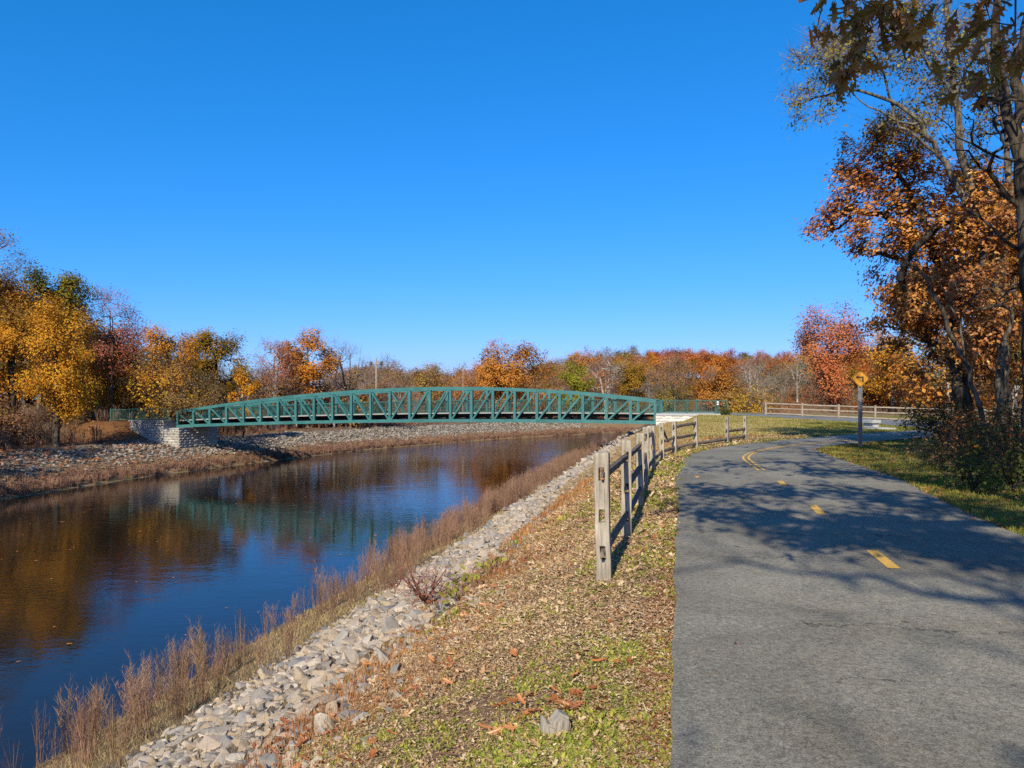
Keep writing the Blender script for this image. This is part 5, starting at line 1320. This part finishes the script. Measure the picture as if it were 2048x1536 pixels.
wspec = [(1.05, 22, .22, 9, .0, .007), (.8, 26, .26, 8, .05, .007), (1.25, 14, .16, 12, .08, .008), (.6, 34, .24, 5, 0, .007), (.9, 18, .3, 10, -.06, .006)]
wmesh = []
for i_, a in enumerate(wspec):
    V, f = weed_plant(500 + i_, *a); wmesh.append((V, f, mesh_arrays('dry_weed', V, f)))
    wmesh[-1][2].materials.append(M['weed'])
rng = np.random.RandomState(12); n = 2900
t = rng.uniform(0, 66, n) ** 1.0; s = rng.uniform(.1, 4.1, n)
p = NS[1] + tN * t[:, None] + nN * s[:, None]; zz = terr(p)
keep = rng.random(n) < np.clip(.5 + .75 * vnoise(p, .45), .04, 1) * np.where(s > 3.3, .5, 1.0) * np.interp(p[:, 1], [8, 16, 30], [.34, .55, .9]); p, zz, s, t = p[keep], zz[keep], s[keep], t[keep]
vis = (p[:, 1] > 5) & (np.abs(p[:, 0] / p[:, 1]) < .72); p, zz = p[vis], zz[vis]
od = np.argsort(p[:, 1])
wl = ['feathery tan dried weed at the near waterline', 'bushy brown dried weed at the near waterline', 'tall plumed dried weed at the near waterline', 'short dense dried weed at the near waterline', 'loose branching dried weed at the near waterline']
for k in od[:110]:
    j = rng.randint(5); o = bpy.data.objects.new('dry_weed', wmesh[j][2]); C.objects.link(o); s_ = rng.uniform(.7, 1.1)
    o.location = (p[k, 0], p[k, 1], zz[k] - .03); o.rotation_euler = (rng.normal(0, .06), rng.normal(0, .06), rng.uniform(0, 6.28)); o.scale = (s_, s_, s_)
    tag(o, wl[j], 'weed', wl[j].replace('weed', 'weeds'))
rest = od[110:]; parts = []; ch = rng.randint(0, 5, len(rest))
for j in range(5):
    m = rest[ch == j]
    if len(m):
        sc = rng.uniform(.75, 1.2, len(m)); wd = np.clip(p[m, 1] / 16, 1, 3)
        parts.append(scatter(wmesh[j][0], wmesh[j][1], np.column_stack([p[m], zz[m] - .03]), rotz_mat(rng.uniform(0, 6.28, len(m))), np.stack([sc, sc, sc], 1)))
V, f = join(*parts); tag(link('dry_weeds', mesh_arrays('dry_weeds', V, f), M['weed']), 'band of brown dried weeds between the near rocks and the water', 'weeds', kind='stuff')
# far bank band
far_w = [weed_plant(600 + i_, .55, 16, .3, 6, 0, .022) for i_ in range(3)]
n = 5200; t = rng.uniform(dL[2] - 6, dL[11], n); s = np.abs(rng.normal(0, 1.0, n)) + .1; top = rng.random(n) < .22; s = np.where(top, rng.uniform(8.0, 13, n), s)
p = shore_pt(LS, dL, t, s, -1); zz = terr(p); q = p - A0; ok = ~((q @ AX < 1.4) & (q @ NX > -1.2) & (q @ NX < 4.8)) & (p[:, 1] < 145); p, zz = p[ok], zz[ok]
parts = []; ch = rng.randint(0, 3, len(p))
for j in range(3):
    m = ch == j; k = m.sum(); sc = rng.uniform(.6, 1.2, k); parts.append(scatter(far_w[j][0], far_w[j][1], np.column_stack([p[m], zz[m] - .03]), rotz_mat(rng.uniform(0, 6.28, k)), np.stack([sc, sc, sc], 1)))
V, f = join(*parts); tag(link('bank_weeds', mesh_arrays('bank_weeds', V, f), M['weed']), 'dry brown weeds along the far waterline and above its rocks', 'weeds', kind='stuff')
# leaf litter over the far bank
n = 9000; t = rng.uniform(dL[2] - 4, dL[7], n); s = rng.uniform(.5, 16, n); p = shore_pt(LS, dL, t, s, -1); q = p - A0
ok = ~((q @ AX < 1.4) & (q @ AX > -7) & (q @ NX > -1.2) & (q @ NX < 4.8)) & (rng.random(n) < np.interp(p[:, 1], [50, 64, 72, 90], [1, .7, .25, .1])); p = p[ok]; n = len(p)
V, f = scatter(MAP_V, MAP_F, np.column_stack([p, terr(p) + .06 + .14 * rng.random(n)]), rand_rot(rng, n, .6), rng.uniform(.16, .30, n))
tag(link('leaf_litter', mesh_arrays('leaf_litter', V, f), M['litter']), 'orange-brown leaf litter strewn over the shaded far bank', 'leaf litter', kind='stuff')
# thatch of old grass below the near rocks
n = 60000; t = rng.uniform(0, 1, n) ** 1.5 * 64; s = np.where(rng.random(n) < .8, rng.uniform(-.05, 4.4, n), rng.uniform(4.2, 7.4, n)); p = NS[1] + tN * t[:, None] + nN * s[:, None]
ok = (p[:, 1] > 5) & (np.abs(p[:, 0] / p[:, 1]) < .74); p = p[ok]; n = len(p); y = p[:, 1]
hh = rng.uniform(.06, .22, n) * np.clip(.65 + .5 * vnoise(p, .8), .2, 1.2); tl = rng.normal(0, .5, (n, 3)); tl[:, 2] = 1
V, f = scatter(BLADE_V, BLADE_F, np.column_stack([p, terr(p) - .02]), dir_rot(rng, tl), np.stack([rng.uniform(.006, .011, n) * np.clip(y / 10, .9, 4), hh * .6, hh], 1))
tag(link('thatch_grass', mesh_arrays('thatch_grass', V, f), M['drygrass2']), 'matted tan grass below the near rocks at the waterline', 'grass', kind='stuff')
# undergrowth under the far wood
und = [weed_plant(620 + i_, 1.4, 14, .6, 9, 0, .03) for i_ in range(3)]
n = 3000; xx = np.column_stack([rng.uniform(-75, -28, n), rng.uniform(48, 100, n)]); sl = -sdist(xx, LS); ok = (sl > 9) & (xx[:, 0] / xx[:, 1] > -.78); q = xx - A0; ok &= ~((q @ NX > -5) & (q @ NX < 6) & (q @ AX > -9)); xx = xx[ok]; zz = terr(xx)
parts = []; ch = rng.randint(0, 3, len(xx))
for j in range(3):
    m = ch == j; k = m.sum(); sc = rng.uniform(.5, 1.3, k); parts.append(scatter(und[j][0], und[j][1], np.column_stack([xx[m], zz[m] - .05]), rotz_mat(rng.uniform(0, 6.28, k)), np.stack([sc, sc, sc], 1)))
V, f = join(*parts); tag(link('undergrowth', mesh_arrays('undergrowth', V, f), M['twigbrown']), 'tangled brown undergrowth on the floor of the far wood', 'undergrowth', kind='stuff')
# undergrowth of the near right wood and beyond the pale fence
n = 2600; xx = np.column_stack([rng.uniform(8, 62, n), rng.uniform(8, 84, n)]); r_ = xx[:, 0] / xx[:, 1]
ok = (((xx[:, 1] > 60) & (r_ > .33)) | ((sdist(xx, PR) > 3.6) & (xx[:, 1] < 33))) & (r_ < .82) & (sdist(xx, BF) < -.8) | ((sdist(xx, PR) > 3.6) & (xx[:, 1] < 33) & (r_ < .82)); xx = xx[ok]; zz = terr(xx)
parts = []; ch = rng.randint(0, 3, len(xx))
for j in range(3):
    m = ch == j; k = m.sum(); sc = rng.uniform(.35, .8, k); wx = np.clip(xx[m, 1] / 60, .25, 1)
    parts.append(scatter(weed_plant(640 + j, 1.2, 16, .5, 8, 0, .012)[0], weed_plant(640 + j, 1.2, 16, .5, 8, 0, .012)[1], np.column_stack([xx[m], zz[m] - .04]), rotz_mat(rng.uniform(0, 6.28, k)), np.stack([sc, sc, sc], 1)))
V, f = join(*parts); tag(link('undergrowth', mesh_arrays('undergrowth', V, f), M['twigbrown']), 'brown undergrowth beneath the trees right of the path', 'undergrowth', kind='stuff')

# --------------------------------------------------------------------------- verge: straw, green tufts, leaves, grass
rng = np.random.RandomState(21)
xl = lambda y: np.interp(y, PL[:, 1], PL[:, 0])
def verge(n, y0, y1, u0, u1, p=1.0, ub=1.0):
    """points left of the path edge, thinning with distance"""
    r = rng.random(n); a, b = y0 ** (1 - p) if p != 1 else math.log(y0), y1 ** (1 - p) if p != 1 else math.log(y1)
    y = np.exp(a + (b - a) * r) if p == 1 else (a + (b - a) * r) ** (1 / (1 - p))
    u = u0 + (u1 - u0) * rng.random(n) ** ub
    X = np.column_stack([xl(y) - u, y]); return X, u
def on_ground(X, lift=0.0): return np.column_stack([X, terr(X, False) + lift])
n = 210000; X, u = verge(n, 2.2, 34, .0, 2.5, 1.35)
dens = np.clip(.75 + .5 * vnoise(X, 1.3) - .15 * (u > 3.2), .12, 1); k = rng.random(n) < dens; X, u = X[k], u[k]; n = len(X)
y = X[:, 1]; L = rng.uniform(.010, .034, n) * np.where(rng.random(n) < .03, 2.6, 1) * np.clip(y / 5, .8, 3.2); wd = rng.uniform(.0035, .010, n) * np.clip(y / 5.5, .75, 4)
R = rand_rot(rng, n, .0); 
az = rng.uniform(0, 6.28, n); pit = np.abs(rng.normal(0, .28, n)); d = np.stack([np.cos(az) * np.cos(pit), np.sin(az) * np.cos(pit), np.sin(pit)], 1)
x_ = np.cross(d, np.array([0, 0, 1.0]) + rng.normal(0, .3, (n, 3))); x_ /= np.linalg.norm(x_, axis=1)[:, None]; R = np.stack([x_, d, np.cross(x_, d)], 2)
pg = on_ground(X, .006) + np.column_stack([0 * y, 0 * y, rng.uniform(0, .02, n)]); h1 = rng.random(n) < .45; h2 = ~h1
V, f = join(scatter(STRAW_V, STRAW_F, pg[h1], R[h1], np.stack([wd[h1], L[h1], L[h1]], 1)), scatter(MAP_V, MAP_F, pg[h2], R[h2], np.stack([L[h2] * rng.uniform(.4, .9, h2.sum()), L[h2] * .75, L[h2] * 1.2], 1)))
tag(link('dry_straw', mesh_arrays('dry_straw', V, f), M['straw']), 'dry tan straw and grass clippings on the verge by the fence', 'straw', kind='stuff')
# upright dry blades, rusty on the bank edge
n = 52000; X, u = verge(n, 2.2, 32, .8, 3.0, 1.3)
k = rng.random(n) < np.clip((u - .7) / 2.2, .04, 1) * np.clip(.55 + .7 * vnoise(X, .9, 4), .05, 1); X, u = X[k], u[k]; n = len(X); y = X[:, 1]
hh = rng.uniform(.04, .14, n) * np.clip(u / 2.6, .35, 1.15) * np.clip(y / 8, 1, 1.5); wd = rng.uniform(.004, .007, n) * np.clip(y / 5, .8, 4)
R = rotz_mat(rng.uniform(0, 6.28, n)); tl = rng.normal(0, .35, (n, 2)); V, f = scatter(BLADE_V, BLADE_F, on_ground(X, -.01), R, np.stack([wd, hh * .9, hh], 1))
tag(link('dry_grass', mesh_arrays('dry_grass', V, f), M['drygrass']), 'upright rusty dry grass along the top of the rocks', 'grass', kind='stuff')
# green tufts
def tufts(n, y0, y1, u0, u1, lab, thr, p=1.5, nl=(9, 15), hs=1.0):
    X, u = verge(n, y0, y1, u0, u1, p, 1.1); k = vnoise(X, 2.3, 7) + .6 * vnoise(X, .7, 2) + rng.normal(0, .35, n) > thr + .3 * np.clip(u - 1.1, 0, 3) - .5 * (u < 1.0); X = X[k]
    pr = on_ground(X); m = rng.randint(nl[0], nl[1], len(X)); idx = np.repeat(np.arange(len(X)), m); N = len(idx); y = X[idx, 1]
    az = rng.uniform(0, 6.28, N); pit = rng.uniform(.15, 1.1, N); d = np.stack([np.cos(az) * np.cos(pit), np.sin(az) * np.cos(pit), np.sin(pit)], 1)
    x_ = np.cross(d, np.array([0, 0, 1.0])); x_ /= np.linalg.norm(x_, axis=1)[:, None]; R = np.stack([x_, d, np.cross(x_, d)], 2)
    L = rng.uniform(.013, .032, N) * hs * np.clip(y / 6, .9, 2.6) * np.repeat(rng.uniform(.6, 1.4, len(X)), m)
    c = pr[idx] + np.column_stack([rng.normal(0, .018, (N, 2)) * np.clip(y / 6, 1, 3)[:, None], rng.uniform(0, .012, N)])
    V, f = scatter(LEAF_V, LEAF_F, c, R, np.stack([L * .85, L, L], 1))
    tag(link('clover', mesh_arrays('clover', V, f), M['weedgreen']), lab, 'clover', kind='stuff')
tufts(19000, 2.3, 34, -.045, 3.0, 'fresh green clover and weed tufts in the straw along the path edge', .30)
tufts(1500, 2.3, 5.2, .25, 1.9, 'lush green weed patches around the cut post stump', .7, 1.2, (10, 16), 1.35)
# crumbled leaves and soil along the pavement edge
n = 9000; X, u = verge(n, 2.3, 26, -.07, .22, 1.4); n = len(X); y = X[:, 1]
V, f = scatter(STRAW_V, STRAW_F, on_ground(X, .016), rand_rot(rng, n, .75), np.stack([rng.uniform(.005, .012, n) * np.clip(y / 5, .8, 4), rng.uniform(.01, .03, n) * np.clip(y / 5, .8, 3), np.full(n, .02)], 1))
tag(link('edge_debris', mesh_arrays('edge_debris', V, f), M['litter']), 'crumbled brown leaf debris along the left pavement edge', 'debris', kind='stuff')
# dry grass between the fence and the rocks farther along
n = 42000; t = 18 + rng.random(n) ** 1.2 * 40; s = rng.uniform(6.6, 10.6, n); X = NS[1] + tN * t[:, None] + nN * s[:, None]; X = X[(-sdist(X, PL) > .05)]; n = len(X)
k = rng.random(n) < np.clip(.6 + .5 * vnoise(X, .9), .1, 1); X = X[k]; n = len(X); tl = rng.normal(0, .45, (n, 3)); tl[:, 2] = 1; hh = rng.uniform(.05, .18, n)
V, f = scatter(BLADE_V, BLADE_F, on_ground(X, -.01), dir_rot(rng, tl), np.stack([rng.uniform(.012, .028, n), hh * .7, hh], 1))
tag(link('dry_grass', mesh_arrays('dry_grass', V, f), M['drygrass2']), 'tan dead grass on the slope between distant fence posts and rocks', 'grass', kind='stuff')
# fallen oak leaves
n = 3000; X, u = verge(n, 2.3, 26, -.4, 3.2, 1.3)
k = rng.random(n) < np.clip(.2 + .5 * vnoise(X, .8, 9) + .5 * (u > 1.7), .06, 1) * np.where(u < 0, .3, 1.0); X = X[k]
pt = np.array([G(a, b, -.05)[:2] for a, b in ((1050, 1415), (1075, 1405), (1090, 1412), (1150, 1400), (1155, 1415), (1130, 1390), (1165, 1425), (1035, 1420))]); X = np.concatenate([X, np.repeat(pt, 4, 0) + rng.normal(0, .08, (32, 2))])
n = len(X); R = rand_rot(rng, n, .55); s = rng.uniform(.06, .115, n) * np.clip(X[:, 1] / 12, 1, 1.8)
V1 = scatter(OAK_V, OAK_F, on_ground(X, .02), R, s)
# on the right verge
n = 900; y = rng.uniform(7, 30, n); X = np.column_stack([np.interp(y, PR[:, 1], PR[:, 0]) + np.abs(rng.normal(0, 1.6, n)) - .1, y]); s = rng.uniform(.07, .12, n)
V2 = scatter(OAK_V, OAK_F, on_ground(X, .03), rand_rot(rng, n, .55), s)
V, f = join(V1, V2); tag(link('fallen_leaves', mesh_arrays('fallen_leaves', V, f), M['litter']), 'curled brown oak leaves fallen on the grass beside the path', 'fallen leaves', kind='stuff')
# twigs lying in the grass
mb = MB()
for k in range(60):
    X, u = verge(1, 2.6, 10, .4, 3.2, 1.3); c = on_ground(X, .018)[0]; a = rng.uniform(0, 6.28); L = rng.uniform(.08, .32); d = np.array([math.cos(a), math.sin(a), 0]) * L
    mb.tube([c - d / 2, c + rng.normal(0, .012, 3) * [1, 1, .3], c + d / 2 + [0, 0, .01]], [.003, .0035, .002], 4)
tag(link('fallen_twigs', mb.mesh('fallen_twigs'), M['twigbrown']), 'thin broken twigs lying in the verge grass', 'twigs', kind='stuff')
# right verge grass and the middle lawn
def blades(X, hmin, hmax, wmin, wmax, mat, name, lab):
    n = len(X); hh = rng.uniform(hmin, hmax, n); V, f = scatter(BLADE_V, BLADE_F, on_ground(X, -.005), rotz_mat(rng.uniform(0, 6.28, n)), np.stack([rng.uniform(wmin, wmax, n), hh * 1.1, hh], 1))
    tag(link(name, mesh_arrays(name, V, f), mat), lab, 'grass', kind='stuff')
n = 60000; y = rng.uniform(7.5, 30, n); o_ = np.abs(rng.normal(0, 2.0, n)); X = np.column_stack([np.interp(y, PR[:, 1], PR[:, 0]) + o_ + .0, y]); X = X[(sdist(X, PR) > -.02)]; X = X[rng.random(len(X)) < np.clip(.6 + .5 * vnoise(X, .9), .1, 1)]
blades(X, .03, .08, .008, .018, M['lawngrass'], 'verge_grass', 'short green grass in the shade right of the path')
n = 150000; X = np.column_stack([rng.uniform(4, 25, n), rng.uniform(22, 55, n)]); sd = -sdist(X, PL); ok = (sd > .05) & (sdist(X, NS) > 8.3) & ~inpoly(X, BACKPOLY) & (sdist(X, BN) > .0)
X = X[ok]; gx = X[vnoise(X, .33, 6) * .6 + .07 * (-sdist(X, PL)) - 0.62 + rng.normal(0, .3, len(X)) + .05 * (16 - X[:, 0]) < 0]
key = (vnoise(X, .33, 6) * .5 + rng.normal(0, .3, len(X)) + .085 * (15.5 - X[:, 0])) < 0
blades(X[key], .03, .07, .02, .045, M['lawngrass'], 'lawn_grass', 'mown green grass of the lawn inside the bend')
blades(X[~key], .03, .07, .02, .045, M['lawndry'], 'dry_lawn_grass', 'sunburnt tan grass of the lawn sloping to the fence')
# leaves afloat
n = 160; X = np.column_stack([rng.uniform(-24, -4, n), rng.uniform(13, 60, n)]); X = X[(sdist(X, NS) < -1) & (sdist(X, LS) > 1)]; n = len(X)
V, f = scatter(OAK_V, OAK_F, np.column_stack([X, np.full(n, WATER + .012)]), rand_rot(rng, n, .97), rng.uniform(.09, .15, n))
tag(link('floating_leaves', mesh_arrays('floating_leaves', V, f), M['litter']), 'scattered fallen leaves floating on the dark river', 'floating leaves', kind='stuff')

# --------------------------------------------------------------------------- camera, light, sky
cam = bpy.data.cameras.new('camera'); co = bpy.data.objects.new('camera', cam); C.objects.link(co)
cam.sensor_width = 36; cam.lens = 36 * F / 2048; cam.shift_y = 32 / 2048; cam.clip_end = 4000; cam.clip_start = .05
co.location = (0, 0, H); co.rotation_euler = (PI / 2, 0, 0); S.camera = co
EL = math.radians(33); SD = np.array([.26, .966]); SD /= np.linalg.norm(SD)
sun = bpy.data.lights.new('sun', 'SUN'); so = bpy.data.objects.new('sun', sun); C.objects.link(so)
sun.energy = 5.0; sun.angle = math.radians(.53); sun.color = (1, .90, .71)
so.rotation_euler = Vector((SD[0] * math.cos(EL), SD[1] * math.cos(EL), -math.sin(EL))).to_track_quat('-Z', 'Y').to_euler()
w = bpy.data.worlds.new('World'); S.world = w; w.use_nodes = True; nt = w.node_tree; nt.nodes.clear()
sky = nt.nodes.new('ShaderNodeTexSky'); sky.sky_type = 'NISHITA'; sky.sun_disc = False; sky.sun_elevation = EL
sky.sun_rotation = math.atan2(-SD[0], -SD[1]); sky.air_density = 1.0; sky.dust_density = .6; sky.ozone_density = 2.5; sky.altitude = 50
hs = nt.nodes.new('ShaderNodeHueSaturation'); hs.inputs['Saturation'].default_value = 1.25; hs.inputs['Hue'].default_value = .5
bg = nt.nodes.new('ShaderNodeBackground'); bg.inputs['Strength'].default_value = .12
ow = nt.nodes.new('ShaderNodeOutputWorld')
nt.links.new(sky.outputs[0], hs.inputs['Color'])
sp_ = nt.nodes.new('ShaderNodeSeparateColor'); cb_ = nt.nodes.new('ShaderNodeCombineColor'); nt.links.new(hs.outputs[0], sp_.inputs[0])
for i, (a_, p_) in enumerate(((.5 / .1697, 1.33), (.675 / .1697, .7), (1.30 / .1697, .8))):      # a clear, deep autumn blue
    m0 = nt.nodes.new('ShaderNodeMath'); m0.operation = 'MULTIPLY'; m0.inputs[1].default_value = .133; nt.links.new(sp_.outputs[i], m0.inputs[0])
    m1 = nt.nodes.new('ShaderNodeMath'); m1.operation = 'POWER'; m1.inputs[1].default_value = p_; nt.links.new(m0.outputs[0], m1.inputs[0])
    m2 = nt.nodes.new('ShaderNodeMath'); m2.operation = 'MULTIPLY'; m2.inputs[1].default_value = a_; nt.links.new(m1.outputs[0], m2.inputs[0]); nt.links.new(m2.outputs[0], cb_.inputs[i])
nt.links.new(cb_.outputs[0], bg.inputs[0]); nt.links.new(bg.outputs[0], ow.inputs[0])
S.view_settings.view_transform = 'Standard'; S.view_settings.look = 'None'; S.view_settings.exposure = 0.5; S.view_settings.gamma = 1
S.cycles.max_bounces = 6; S.cycles.transparent_max_bounces = 4; S.cycles.diffuse_bounces = 3; S.cycles.caustics_reflective = False; S.cycles.caustics_refractive = False
S.cycles.use_denoising = False
